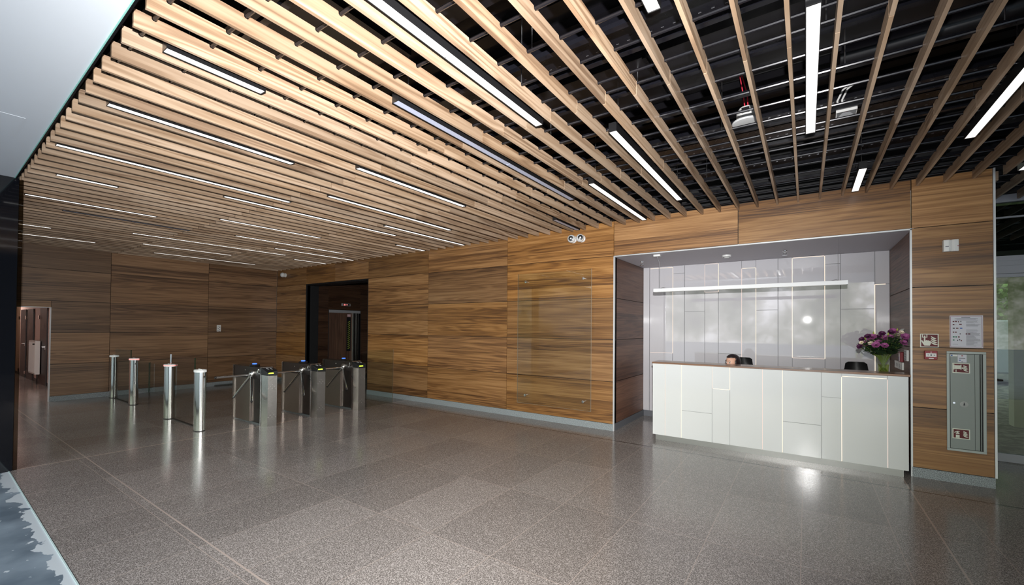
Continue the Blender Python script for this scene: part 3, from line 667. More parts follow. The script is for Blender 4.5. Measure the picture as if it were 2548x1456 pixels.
# ------------------------------------------------------------------ person behind the desk
def person():
    r = thing('person', (-.86, 6.80, 0), 'person with dark hair sitting behind the desk looking down', 'person', rz=-.55)
    # local frame: faces -y
    V = [(0, .12, .56), (0, .12, .70), (0, .09, .86), (0, .045, .955), (0, .025, 1.0),            # pelvis..neck
         (-.09, .10, .53), (-.11, -.30, .52), (-.11, -.33, .10), (-.11, -.45, .05),
         (.09, .10, .53), (.11, -.30, .52), (.11, -.33, .10), (.11, -.45, .05),
         (-.15, .08, .86), (-.20, .0, .68), (-.13, -.22, .79), (.15, .08, .86), (.20, .0, .68), (.13, -.22, .79)]
    E_ = [(0,1),(1,2),(2,3),(3,4),(0,5),(5,6),(6,7),(7,8),(0,9),(9,10),(10,11),(11,12),(2,13),(13,14),(14,15),(2,16),(16,17),(17,18)]
    R = [.14,.12,.13,.06,.05,.085,.06,.04,.035,.085,.06,.04,.035,.055,.042,.028,.055,.042,.028]
    me = bpy.data.meshes.new('body'); me.from_pydata(V, E_, []); o = bpy.data.objects.new('body', me); COL.objects.link(o); o.parent = r; me.materials.append(cloth)
    sk = o.modifiers.new('skin', 'SKIN'); 
    for i, q in enumerate(R): me.skin_vertices[0].data[i].radius = (q, q)
    me.skin_vertices[0].data[0].use_root = True
    ss = o.modifiers.new('sub', 'SUBSURF'); ss.levels = 2; ss.render_levels = 2
    # head (skull, jaw, nose), one mesh, tilted forward
    hd = bpy.data.objects.new('head', None)
    T = Matrix.Translation((0, -.015, 1.126)) @ Matrix.Rotation(.04, 4, 'X') @ Matrix.Scale(.95, 4)
    bm = bmesh.new(); bmesh.ops.create_uvsphere(bm, u_segments=32, v_segments=24, radius=1)
    for v in bm.verts:
        x, y, z = v.co; 
        sx, sy, sz = .073, .092, .112
        if z < 0: sx *= 1-.32*(-z)**1.3; 
        v.co = Vector((x*sx, y*sy, z*sz))
        if y < -.3 and z < .25:                       # flatter face and chin
            v.co.y *= .97
        d = math.hypot(x*1.0, (z+.12)*1.6)            # nose
        if y < 0 and abs(x) < .22 and -.42 < z < .18:
            k = (1-abs(x)/.22)*(max(0, 1-abs(z+.28)/.5)); v.co.y -= .024*k
        for s in (-1, 1):                             # eye sockets
            e = math.hypot(x-s*.40, z-.02)
            if y < 0 and e < .22: v.co.y += .007*(1-e/.22)
    for f in bm.faces: f.smooth = True
    def emit(name, bm, mat, par=r):
        bmesh.ops.transform(bm, matrix=T, verts=bm.verts[:]); me = bpy.data.meshes.new(name); bm.to_mesh(me); bm.free(); me.materials.append(mat)
        if any(p.use_smooth for p in me.polygons): me.set_sharp_from_angle(angle=.7)
        o = bpy.data.objects.new(name, me); COL.objects.link(o); o.parent = par; return o
    head = emit('head', bm, skin)
    # neck
    mb = MB(); mb.tube([(0, .045, .93), (0, .02, 1.03)], [.05, .045], 14); mb.obj('neck', skin, head)
    # hair shell
    bm = bmesh.new(); bmesh.ops.create_uvsphere(bm, u_segments=32, v_segments=24, radius=1)
    dl = []
    for v in bm.verts:
        x, y, z = v.co
        face = y < -.30 and z < .60 and abs(x) < .86
        v.co = Vector((x*.086, y*.108+.012+(.03*y if y > 0 else 0), z*.116+.004))
        if z < 0 and y > -.3: v.co.z *= 1.35
        if face: dl.append(v)
    bmesh.ops.delete(bm, geom=dl, context='VERTS')
    for f in bm.faces: f.smooth = True
    hr = emit('hair', bm, hair)
    so = hr.modifiers.new('s', 'SOLIDIFY'); so.thickness = .012; so.offset = 0
    # ponytail bun
    mb = MB(); mb.sphere((0, 0, 0), .045); bm = mb.bm; bmesh.ops.translate(bm, verts=bm.verts[:], vec=(0, .115, -.02)); emit('hair_bun', bm, hair, head)
    for s in (-1, 1):
        mb = MB(); mb.sphere((s*.029, -.080, .004), .0115, 12, 8); e = emit('eye', mb.bm, eyew, head)
        mb = MB(); mb.sphere((s*.029, -.089, .001), .006, 10, 6); emit('iris', mb.bm, eyeb, head)
        mb = MB(); mb.tube([(s*.012, -.094, .024), (s*.03, -.094, .030), (s*.048, -.082, .024)], [.002, .003, .0015], 6); emit('eyebrow', mb.bm, hair, head)
        mb = MB(); mb.tube([(s*.015, -.091, .008), (s*.029, -.095, .011), (s*.045, -.084, .006)], .0018, 6); emit('eyelash', mb.bm, hair, head)
        mb = MB(); mb.sphere((s*.073, .0, -.01), .02, 10, 8, (.4, .7, 1.3)); emit('ear', mb.bm, skin, head)
    mb = MB(); mb.sphere((0, -.086, -.062), .02, 12, 8, (1.1, .4, .35)); emit('mouth', mb.bm, lips, head)
    # hands on the desk
    for s in (-1, 1):
        V = []; E2 = []; Rr = []
        def add(p, rad, par=None):
            V.append(p); Rr.append(rad)
            if par is not None: E2.append((par, len(V)-1))
            return len(V)-1
        w = add((s*.13, -.22, .79), .024); p = add((s*.12, -.27, .785), .028, w)
        for q in range(4):
            x = s*(.12-.030+.019*q*1.0); Lf = (.055, .065, .06, .045)[q]
            a = add((x, -.305, .787), .010, p); b_ = add((x, -.305-Lf*.55, .784), .0085, a); add((x, -.305-Lf, .770), .007, b_)
        a = add((s*.075, -.265, .78), .012, p); add((s*.055, -.30, .772), .009, a)
        me = bpy.data.meshes.new('hand'); me.from_pydata(V, E2, []); o = bpy.data.objects.new('hand', me); COL.objects.link(o); o.parent = r; me.materials.append(skin)
        o.modifiers.new('skin', 'SKIN')
        for i, q in enumerate(Rr): me.skin_vertices[0].data[i].radius = (q, q)
        me.skin_vertices[0].data[0].use_root = True
        o.modifiers.new('sub', 'SUBSURF').levels = 1
    return r
person()

# ------------------------------------------------------------------ vase and flowers
VX_, VY_ = .735, 6.47; VZ = 1.118
r = thing('glass_vase', (VX_, VY_, VZ), 'clear glass vase of stems at the right end of the desk top', 'vase')
mb = MB(); mb.lathe([(.045, 0), (.047, .004), (.05, .06), (.058, .13), (.072, .19)], seg=28, ex=1, ey=1)
o = mb.obj('glass', vase_g, r)
mb = MB(); mb.lathe([(.001, .006), (.042, .006), (.046, .06), (.050, .09), (.001, .09)], seg=24); mb.obj('water', glass('green_water', (.86, .9, .55), ior=1.33), r)
fl_spec = []
rr = random.Random(11)
BL = [(-.215, .135, 'd'), (-.205, .18, 'w'), (-.19, .215, 'd'), (-.165, .225, 'b'), (-.155, .165, 'p'), (-.12, .175, 'w'), (-.14, .25, 'd'), (-.11, .215, 'p'), (-.10, .24, 'p'), (-.085, .29, 'b'), (-.075, .26, 'w'), (-.075, .155, 'p'), (-.045, .18, 'p'),
      (-.04, .25, 'd'), (-.02, .285, 'd'), (-.01, .215, 'p'), (.012, .235, 'p'), (.03, .28, 'b'), (.0, .15, 'p'), (.06, .30, 'd'), (.085, .31, 'p'), (.11, .33, 'b'), (.13, .27, 'w'), (.145, .30, 'w'), (.165, .25, 'p'), (.175, .215, 'd'), (.19, .26, 'p'), (.16, .185, 'p'), (.055, .245, 'p')]
BL.sort()
nm = {'p': 'purple lisianthus bloom', 'd': 'dark purple lisianthus bloom', 'w': 'cream lisianthus bloom', 'b': 'yellow-green flower bud'}
for k, (dx, dz, kd) in enumerate(BL):
    dy = rr.uniform(-.10, .02) + (-.03 if dz < .2 else 0)
    dx = min(dx, .185)
    r = thing('lisianthus', (VX_, VY_, VZ), f'{nm[kd]} on a stem in the glass vase, {ordinal(k+1)} from the left', 'flower', 'bouquet stems in the vase')
    a = math.atan2(dy, dx); b0 = Vector((-.03*math.cos(a), -.03*math.sin(a), .012)); m1 = Vector((dx*.25, dy*.25, .17)); tip = Vector((dx, dy, .155+dz))
    mb = MB(); mb.tube([b0, b0.lerp(m1, .5), m1, m1.lerp(tip, .55)+Vector((0, 0, .01)), tip-Vector((0, 0, .012))], .003, 6); mb.obj('stem', stem_m, r)
    out = (tip-Vector((0, 0, .12))).normalized(); out = (out + Vector((0, -.75, 0))).normalized()
    mb = MB()
    if kd == 'b':
        mb.lathe([(.001, -.012), (.007, -.004), (.008, .006), (.001, .024)], c=tip, axis=(out+Vector((0, 0, 1.2))), seg=10); mb.obj('bud', bud_m, r)
    else:
        s = {'p': .037, 'd': .030, 'w': .025}[kd]*rr.uniform(.9, 1.15); q = out.to_track_quat('Z', 'Y')
        for layer, (rad, h, npz, ph) in enumerate(((1, .35, 6, 0), (.78, .62, 5, .5), (.52, .8, 5, .2))):
            for j in range(npz):
                t = 2*PI*j/npz+ph; pts = []
                for uu, vv in ((0, 0), (.45, -.42), (.95, -.38), (1.08, 0), (.95, .38), (.45, .42)):
                    p = Vector((math.cos(t)*uu-math.sin(t)*vv, math.sin(t)*uu+math.cos(t)*vv, 0))*s*rad; p.z = s*h*(uu**1.5)*(1.0) ; pts.append(tip+q@p)
                c = mb.bm.verts.new(tip+q@Vector((math.cos(t)*.5, math.sin(t)*.5, h*.25))*s*rad if False else tip+q@(Vector((math.cos(t)*.55*rad*s, math.sin(t)*.55*rad*s, s*h*.25))))
                vs = [mb.bm.verts.new(p) for p in pts]
                for u in range(len(vs)):
                    f = mb.face([c, vs[u], vs[(u+1) % len(vs)]]); f.smooth = True
        mb.obj('bloom', {'p': petal_p, 'd': petal_d, 'w': petal_w}[kd], r)
        mb = MB(); mb.sphere(tip+out*s*.12, s*.26, 10, 6); mb.obj('flower_centre', core_m if kd != 'w' else bud_m, r)
    mb = MB()
    for j in range(16):
        f0 = rr.uniform(.15, .85); base = m1.lerp(tip, f0); t = rr.uniform(0, 2*PI); ln = rr.uniform(.06, .10); d = Vector((math.cos(t), math.sin(t)-.3, rr.uniform(-.2, .7))).normalized(); sd = d.cross(Vector((0, 0, 1))).normalized()*ln*.30
        vs = [mb.bm.verts.new(p) for p in (base, base+d*ln*.4+sd, base+d*ln*.75+sd*.7, base+d*ln, base+d*ln*.75-sd*.7, base+d*ln*.4-sd)]
        f = mb.face(vs)
    mb.obj('leaf', leaf_m, r)

# ------------------------------------------------------------------ glass board with stand-offs
r = thing('glass_board', (-3.517, 6.31, 0), 'large frameless clear glass board on four chrome stand-offs on the oak wall', 'glass board')
mb = MB(); mb.box(-.703, .703, -.005, .005, .272, 2.545); mb.obj('pane', glass('board_glass', (.94, .96, .96), ior=1.62), r)
mb = MB(); mb.box(-.7045, -.703, -.005, .005, .272, 2.545); mb.box(.703, .7045, -.005, .005, .272, 2.545); mb.box(-.703, .703, -.005, .005, .2705, .272); mb.obj('pane_edge', simple('pane_edge_pale', s2l((170, 165, 150)), .3), r)
for x in (-.536, .568):
    for z in (.414, 2.402):
        mb = MB(); mb.lathe([(.001, -.016), (.022, -.015), (.024, -.010), (.024, -.005), (.013, -.005), (.013, .0685)], c=(x, 0, z), axis=(0, 1, 0), seg=20); mb.obj('standoff', chrome, r)

# ------------------------------------------------------------------ cameras on the walls
def ball_cam(loc, d, lb, rad=.066):
    r = thing('surveillance_camera', loc, lb, 'security camera', 'round white security cameras')
    d = Vector(d).normalized()
    mb = MB(); mb.lathe([(.06, .0), (.06, -.02), (.045, -.03)], axis=(0, 1, 0), c=(0, 0, 0), seg=24); mb.obj('mount', white_pl, r)
    c = Vector((0, -.03-rad*.8, 0))
    mb = MB(); prof = [(max(1e-4, rad*math.sin(PI*k/14)), -rad*math.cos(PI*k/14)) for k in range(15) if k < 12]; prof.append((rad*.55, rad*.82)); mb.lathe(prof, c=c, axis=d, seg=28); mb.obj('ball', white_pl, r)
    mb = MB(); mb.lathe([(rad*.60, rad*.775), (rad*.62, rad*.84), (rad*.4, rad*.9), (.001, rad*.88)], c=c, axis=d, seg=24); lens = mb.obj('lens', blk_pl, r)
    mb = MB(); mb.lathe([(rad*.18, rad*.88), (rad*.17, rad*.95), (.001, rad*.95)], c=c, axis=d, seg=14); mb.obj('lens_glint', alu, lens)
    return r
ball_cam((-3.165, W, 3.06), (.3, -1, -.10), 'left one of the two white ball cameras above the glass board')
ball_cam((-3.010, W, 3.056), (.55, -1, -.05), 'right one of the two white ball cameras above the glass board')
ball_cam((-12.30, W, 3.045), (-.75, -1, -.05), 'white ball camera in the far left corner under the slats', .066)
# motion detector pair
r = thing('motion_detector', (1.267, W, 2.44), 'pair of white motion detectors high on the right oak pier', 'motion detector')
for s in (-1, 1):
    mb = MB(); mb.prism([(0, 0), (s*.062, 0), (s*.058, -.045), (s*.02, -.055), (0, -.04)], 'z', 0, .125); b_ = mb.obj('sensor', white_pl, r, bevel=.005)
mb = MB(); mb.box(-.045, -.02, -.057, -.05, .05, .056); mb.obj('indicator', ink, r)
mb = MB(); mb.box(.045, .06, -.050, -.043, .05, .056); mb.obj('red_indicator', red_b, r)
# wall socket on left wall
r = thing('thermostat', (XL, 4.886, 1.45), 'small white control panel on the far left oak wall', 'control panel')
mb = MB(); mb.box(0, .02, -.045, .045, -.02, .15); mb.obj('plate', white_pl, r, bevel=.002)
mb = MB()
for yy, zz in ((0, .12), (.02, .09), (-.015, .055), (.015, .03), (-.02, .0), (.01, -.01)): mb.box(.02, .0215, yy-.01, yy+.008, zz-.006, zz+.008)
mb.obj('symbol', inkd, r)

# ------------------------------------------------------------------ signs, poster, call point, cabinet
def flames(mb, cx, cz, s, y):
    for k in range(4):
        z0 = cz+s*(-.50+.27*k); x0 = cx+s*(.03-.02*k)
        top = []; bot = []
        wd = .36-.03*k
        for j in range(7):
            u = j/6; xx = x0+s*(-wd+2*wd*u); c = z0+s*(.30-.62*u+.34*u*u); th = s*.105*math.sin(PI*min(1, u*.85+.15))
            top.append((xx, c+th)); bot.append((xx, c-th))
        mb.prism(top+bot[::-1], 'y', y, y-.0006)
def hand(mb, cx, cz, s, y):
    P = [(-.12,.50),(-.02,.50),(-.02,-.02),(.08,.05),(.14,.0),(.22,.02),(.28,-.04),(.36,-.02),(.38,-.3),(.30,-.52),(-.10,-.52),(-.22,-.30),(-.34,-.02),(-.26,.02),(-.14,-.16)]
    mb.prism([(cx+x*s, cz+z*s) for x, z in P], 'y', y, y-.0006)
    for a, b, c, d in ((-.26, -.125, .30, .36), (-.015, .12, .30, .36), (-.26, .12, .60, .66), (-.26, -.20, .361, .599), (.06, .12, .361, .599)): mb.box(cx+a*s, cx+b*s, y, y-.0006, cz+c*s, cz+d*s)
def reel(mb, cx, cz, s, y):
    mb.box(cx-.30*s, cx+.26*s, y, y-.0006, cz-.12*s, cz+.38*s); mb.box(cx-.40*s, cx-.31*s, y, y-.0006, cz-.2*s, cz+.46*s); mb.box(cx+.27*s, cx+.36*s, y, y-.0006, cz-.2*s, cz+.46*s)
    mb.prism([(cx-.2*s, cz-.2*s), (cx-.12*s, cz-.2*s), (cx-.12*s, cz-.42*s), (cx-.08*s, cz-.5*s), (cx-.24*s, cz-.5*s), (cx-.2*s, cz-.42*s)], 'y', y, y-.0006)
    mb.lathe([(.10*s, 0), (.10*s, .0006)], c=(cx+.47*s, y, cz+.02*s), axis=(0, -1, 0), seg=14)
def exting(mb, cx, cz, s, y):
    P = [(-.18,-.55),(.18,-.55),(.18,-.02)]+[(.18*math.cos(t), -.02+.16*math.sin(t)) for t in [PI*k/8 for k in range(1, 8)]]+[(-.18,-.02)]
    lo = [(x, z) for x, z in P]
    mb.prism([(cx+x*s, cz+z*s) for x, z in [(-.18,-.55),(.18,-.55),(.18,-.16),(-.18,-.16)]], 'y', y, y-.0006)
    mb.prism([(cx+x*s, cz+z*s) for x, z in [(.18,-.04),(.17,.07),(.1,.14),(.05,.16),(.05,.26),(.2,.3),(.2,.36),(-.02,.36),(-.12,.33),(-.22,.27),(-.34,.12),(-.26,.08),(-.16,.2),(-.05,.24),(-.05,.16),(-.1,.14),(-.17,.07),(-.18,-.04)]], 'y', y, y-.0006)
def sign(loc, w, h, pic, name, lb, cat, parent=None):
    r = thing(name, loc, lb, cat) if not parent else None
    if parent:
        r = MB(); r.box(loc[0]-w/2, loc[0]+w/2, loc[1]-.003, loc[1], loc[2]-h/2, loc[2]+h/2); r = r.obj(name, sign_w, parent); bx, by, bz = loc
    else:
        mb = MB(); mb.box(-w/2, w/2, -.003, 0, -h/2, h/2); mb.obj('plate', sign_w, r); bx = by = bz = 0
    y = by-.003
    mb = MB(); mb.box(bx-w/2+.008, bx+w/2-.008, y-.0008, y, bz-h/2+.008, bz+h/2-.008); mb.obj('red_field', red_p, r)
    y -= .0008; mb = MB(); pic(mb, bx-w*.20, bz, h*.74, y); flames(mb, bx+w*.25, bz-.02*h, h*.62*.85, y); mb.obj('pictogram', sign_w, r)
    return r
sign((1.102, W-.001, 1.492), .146, .150*.97, hand, 'fire_alarm_sign', 'red fire alarm button sign with pressing hand and flames on the oak pier', 'safety sign')
r = thing('fire_call_point', (1.108, W, 1.29), 'red manual fire alarm call point below the hand sign', 'fire call point')
mb = MB(); mb.box(-.05, .05, -.045, 0, 0, .092); mb.obj('box', red_b, r, bevel=.004)
mb = MB(); mb.box(-.041, .041, -.048, -.045, .028, .066); fp = mb.obj('press_plate', white_pl, r)
mb = MB(); mb.lathe([(.001, .0), (.007, 0), (.007, .001), (.001, .001)], c=(0, -.048, .047), axis=(0, -1, 0), seg=14)
mb.prism([(-.034, .047), (-.02, .052), (-.02, .042)], 'y', -.048, -.049); mb.prism([(.034, .047), (.02, .052), (.02, .042)], 'y', -.048, -.049); mb.obj('arrow_marks', inkd, fp)
mb = MB(); mb.box(-.018, .020, -.047, -.045, .006, .016); mb.obj('label_plate', white_pl, r)
mb = MB(); mb.prism([(-.006, .076), (.006, .076), (0, .086)], 'y', -.045, -.047); mb.obj('lock_mark', white_pl, r)
# instruction poster
r = thing('safety_poster', (1.382, W-.001, 1.592), 'framed fire safety instruction sheet with small pictograms on the oak pier', 'poster')
PW, PH = .245, .338
mb = MB(); mb.box(-PW/2, PW/2, -.003, 0, -PH/2, PH/2); mb.obj('sheet', paper, r)
mb = MB(); t = .0025; a, b = PW/2-.006, PH/2-.007
mb.box(-a, a, -.004, -.003, b-t, b); mb.box(-a, a, -.004, -.003, -b, -b+t); mb.box(-a, -a+t, -.004, -.003, -b+t, b-t); mb.box(a-t, a, -.004, -.003, -b+t, b-t); mb.obj('border', inkm, r)
mb = MB(); pr_ = random.Random(3)
mb.box(-.035, .03, -.004, -.003, .145, .151)
for z, w0 in ((.136, .085), (.129, .07), (.120, .085)): mb.box(-w0, w0, -.004, -.003, z, z+.003)
z = .105
while z > -.15:
    if not (.02 < z < .05) and pr_.random() > .12: mb.box(.0, .0+pr_.uniform(.05, .105), -.004, -.003, z, z+.0022)
    z -= .0062
for z in (.07, -.135): mb.box(-.10, -.10+pr_.uniform(.03, .06), -.004, -.003, z, z+.002)
mb.obj('small_print', ink, r)
for mat_, cells, nm_ in ((red_p, [(-.10,.10,.013),(-.082,.10,.014),(-.10,.068,.013),(-.052,.072,.02),(-.075,.03,.018),(-.10,-.012,.012),(-.083,-.012,.013),(-.06,-.062,.012),(-.004,-.03,.012),(.014,-.03,.016),(-.04,-.1,.008),(-.06,.098,.008)], 'red_pictograms'), (inkg, [(-.10,-.062,.014),(-.08,-.062,.012),(-.10,-.095,.013)], 'green_pictograms'), (inkd, [(-.042,.10,.007),(-.10,.03,.016),(-.048,-.03,.008),(-.054,-.092,.01),(-.066,-.098,.006)], 'black_pictograms'), (inkb, [(-.046,.03,.018)], 'blue_pictograms')):
    mb = MB()
    for x, z, w in cells: mb.box(x, x+w, -.004, -.003, z, z+.011)
    mb.obj(nm_, mat_, r)
# hydrant cabinet
cx0, cx1, cz0, cz1 = 1.233, 1.524, .335, 1.383
r = thing('hydrant_cabinet', ((cx0+cx1)/2, W, cz0), 'tall grey steel fire hose and extinguisher cabinet recessed in the oak pier', 'cabinet')
hw = (cx1-cx0)/2; H = cz1-cz0
mb = MB(); f = .024
mb.box(-hw, hw, -.012, 0, 0, f); mb.box(-hw, hw, -.012, 0, H-f, H); mb.box(-hw, -hw+f, -.012, 0, f, H-f); mb.box(hw-f, hw, -.012, 0, f, H-f); mb.obj('frame', cab_m2, r, bevel=.003)
mb = MB(); mb.box(-hw+f, hw-f, -.002, 0, f, H-f); mb.obj('recess', blackm, r)
dl_, dr_ = -hw+f+.004, hw-f-.024
mb = MB(); mb.box(dl_, dr_-.036, -.010, -.003, f+.005, H-f-.005); mb.box(dr_-.033, dr_, -.0085, -.003, f+.005, H-f-.005); mb.box(dr_+.008, dr_+.014, -.010, -.003, f+.005, H-f-.005); dr = mb.obj('door', cab_m, r)
mb = MB(); mb.lathe([(.001, 0), (.032, 0), (.033, -.004), (.03, -.005), (.001, -.005)], c=(-.017, -.010, .495), axis=(0, 1, 0), seg=28); lk = mb.obj('lock_rosette', simple('rosette_grey', s2l((165, 168, 166)), .45), dr)
mb = MB(); mb.prism([(-.024, .485), (-.010, .485), (-.010, .492), (-.014, .505), (-.014, .515), (-.02, .515), (-.02, .5)], 'y', -.0152, -.017); mb.obj('lock_mark', inkd, dr)
mb = MB(); mb.lathe([(.001, -.006), (.01, -.006), (.012, 0)], c=(-.092, -.010, .505), axis=(0, 1, 0), seg=16); mb.obj('latch', chrome, dr)
mb = MB(); mb.box(-.062, .004, -.0115, -.010, H-.115, H-.032); st_ = mb.obj('instruction_sticker', paper, dr)
mb = MB(); mb.box(-.052, -.006, -.0125, -.0115, H-.074, H-.068); mb.box(-.034, -.024, -.0125, -.0115, H-.11, H-.105); mb.obj('sticker_print', inkd, st_)
mb = MB(); mb.box(-.053, -.040, -.0125, -.0115, H-.097, H-.087); mb.obj('blue_mark', inkb, st_)
mb = MB(); mb.box(-.034, -.024, -.0125, -.0115, H-.05, H-.040); mb.obj('red_mark', red_b, st_)
mb = MB(); mb.box(-.118, -.064, -.0115, -.010, H-.052, H-.034); s2 = mb.obj('label_sticker', white_pl, dr)
mb = MB(); mb.box(-.114, -.10, -.0122, -.0115, H-.048, H-.038); mb.obj('blue_mark', inkb, s2)
sign((-.037, -.010, H-.175), .13, .105, reel, 'hose_reel_sign', None, None, dr)
sign((-.040, -.010, .185), .13, .105, exting, 'extinguisher_sign', None, None, dr)

# ------------------------------------------------------------------ lift lobby
RX = X7; RB = 8.9
mb = MB(); mb.box(RX-.06, RX, W+.03, 6.744, 0, 2.73); mb.box(X6, X6+.03, W+.031, 6.744, 0, 2.73); mb.box(RX, X6, W+.031, 6.744, 2.70, 2.73); mb.box(RX-.002, RX+.012, W-.004, W+.03, 0, 2.73); mb.box(X6-.012, X6+.002, W-.004, W+.03, 0, 2.73); mb.box(RX, X6, W-.004, W+.03, 2.716, 2.7296)
struct(mb, 'trim_7', blackm)
mb = MB()
zz = [.104, .7604, 1.4168, 2.0732, 2.7296, 3.2]
for a, b in ((6.746, 7.045), (8.10, RB)):
    for c, d in zip(zz, zz[1:]): mb.box(RX-.03, RX, a, b, c, d-G, rnd())
for c, d in zip(zz[3:], zz[4:]): mb.box(RX-.03, RX, 7.045, 8.10, c, d-G, rnd())
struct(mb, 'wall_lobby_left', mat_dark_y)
mb = MB()
for c, d in zip(zz, zz[1:]): mb.box(RX, X6, RB, RB+.03, c, d-G, rnd())
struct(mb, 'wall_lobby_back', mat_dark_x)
mb = MB(); mb.box(RX-.12, RX-.031, 6.746, 7.04, 0, 3.2); mb.box(RX-.12, RX-.031, 8.12, RB, 0, 3.2); mb.box(RX-.12, RX-.031, 7.04, 8.12, 2.08, 3.2); mb.box(RX, X6, RB+.031, RB+.1, 0, 3.2); struct(mb, 'wall_lobby_core', blackm)
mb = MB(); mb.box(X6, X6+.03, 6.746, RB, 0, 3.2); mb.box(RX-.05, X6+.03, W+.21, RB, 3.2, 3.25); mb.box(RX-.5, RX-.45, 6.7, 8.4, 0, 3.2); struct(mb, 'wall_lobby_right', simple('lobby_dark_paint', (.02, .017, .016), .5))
r = thing('lift_entrance', (RX, 7.54, 0), 'open lift entrance with brushed steel jambs in the dark lobby', 'lift')
mb = MB(); mb.box(-.06, .012, -.48, .56, 1.985, 2.062); mb.obj('header', alu, r)
mb = MB(); mb.box(-.06, .01, -.495, -.48, 0, 2.075); mb.box(-.06, .01, .56, .575, 0, 2.075); mb.box(-.06, .01, -.48, .56, 2.062, 2.075); mb.obj('outer_frame', blackm, r)
mb = MB(); mb.prism([(.0-.06, .30), (-.02, .30), (.0, .31), (.012, .34), (.012, .42), (.0, .44), (.005, .47), (.0, .5), (-.06, .5)], 'z', 0, 1.985, smooth=True); mb.obj('jamb', steel, r)
mb = MB(); mb.box(-.05, -.035, -.48, .30, 0, 1.984); pv = mb.obj('protective_board', mat_ply, r)
mb = MB(); mb.box(-.034, -.028, .12, .26, .85, 1.86); cp_ = mb.obj('control_panel', blk_pl, r)
mb = MB()
for k in range(14): mb.prism([(.16, .92+k*.06), (.23, .95+k*.06), (.23, .968+k*.06), (.16, .938+k*.06)], 'x', -.028, -.026)
mb.obj('hazard_stripes', simple('yellow_green_stripe', s2l((150, 165, 60)), .5), cp_)
mb = MB(); mb.box(-.034, -.030, .14, .25, 1.88, 1.95); mb.obj('notice', simple('pink_notice', s2l((190, 160, 165)), .6), r)
mb = MB(); mb.box(-.06, .01, -.48, .56, -.002, .004); mb.obj('threshold', steel, r)
r = thing('lift_indicator', (RX, 7.61, 2.19), 'grey lift floor indicator with red digits above the lift', 'floor indicator')
mb = MB(); mb.box(0, .012, -.14, .14, 0, .075); mb.obj('plate', alu, r)
mb = MB(); mb.box(.012, .0135, -.115, .115, .012, .063); scn = mb.obj('screen', blk_pl, r)
mb = MB()
mb.box(.0136, .015, -.075, -.035, .05, .056); mb.box(.0136, .015, -.075, -.035, .019, .025); mb.box(.0136, .015, -.075, -.035, .034, .04); mb.box(.0136, .015, -.079, -.073, .019, .056); mb.box(.0136, .015, -.037, -.031, .019, .056); mb.box(.0136, .015, .0, .05, .034, .044)
mb.obj('digits', led_red, scn)

# ------------------------------------------------------------------ corridor at the far left
CYW = 2.28
mb = MB(); mb.box(-22.5, XL-.13, CYW, CYW+.1, 0, 2.6); struct(mb, 'wall_corridor_right', pinkw)
mb = MB(); mb.box(-22.6, -22.5, .7, CYW+.1, 0, 2.6); struct(mb, 'wall_corridor_end', pinkw)
mb = MB(); mb.box(-22.6, XL-.13, .6, .7, 0, 2.6); struct(mb, 'wall_corridor_left', pinkw)
mb = MB(); mb.box(XL-.13, XL-.121, 1.86, 2.28, 0, 2.6); struct(mb, 'wall_corridor_mouth', pinkw)
mb = MB(); mb.box(-22.6, XL-.13, .6, CYW+.1, 2.6, 2.7); struct(mb, 'ceiling_corridor', white_p)
mb = MB(); mb.box(-22.5, XL-.13, CYW-.012, CYW, 0, .08); mb.box(-22.5, -22.488, .7, CYW, 0, .08); struct(mb, 'baseboard_corridor', door_m)
for n, (a, b) in enumerate(((-16.92, -16.08), (-18.82, -17.93), (-19.98, -19.10))):
    r = thing('door_%d' % (n+1), ((a+b)/2, CYW, 0), None, None); r['kind'] = 'structure'
    hw = (b-a)/2
    mb = MB(); mb.box(-hw, hw, -.035, -.013, 0, 2.02); lf = mb.obj('door_leaf', door_m, r)
    mb = MB(); mb.tube([(hw-.1, -.035, 1.0), (hw-.1, -.075, 1.0), (hw-.24, -.075, 1.0)], .011, 8); mb.box(hw-.12, hw-.08, -.040, -.035, .93, 1.03); mb.obj('door_handle', chrome, lf)
    mb = MB(); mb.box(-.03, .03, -.038, -.035, 1.45, 1.62); mb.obj('number_plate', simple('door_plate', s2l((110, 100, 96)), .5), lf)
    for z in (.12, 1.72): mb = MB(); mb.tube([(-hw-.005, -.06, z), (-hw-.005, -.06, z+.1)], .022, 8); mb.obj('hinge', chrome, r)
r = thing('radiator', (-17.10, CYW-.016, .26), 'white panel radiator on the corridor wall between two dark doors', 'radiator')
mb = MB(); mb.box(-.5, .42, -.13, -.04, 0, .88)
for k in range(18): mb.box(-.47+k*.05, -.445+k*.05, -.135, -.13, .04, .84)
mb.obj('panel', white_pl, r)
mb = MB(); mb.box(-.3, -.2, -.04, 0, .2, .7); mb.box(.15, .25, -.04, 0, .2, .7); mb.obj('bracket', grey_pl, r)
mb = MB(); mb.tube([(.36, -.08, .0), (.36, -.08, -.26)], .01, 8); mb.tube([(.36, -.13, .80), (.36, -.17, .80)], .018, 10); mb.obj('valve', blk_pl, r)
r = thing('corridor_lamp', (-20.2, 1.45, 2.6), 'round ceiling lamp deep inside the far left corridor', 'ceiling lamp')
mb = MB(); mb.lathe([(.001, -.05), (.13, -.05), (.15, -.02), (.15, 0)], seg=24); mb.obj('diffuser', simple('corridor_lamp_glow', (1, .9, .85), .5, emit=(1, .87, .80), es=70), r)
r2 = copy_tree(r, (-14.2, 1.2, 2.6), 'round ceiling lamp just inside the corridor mouth')

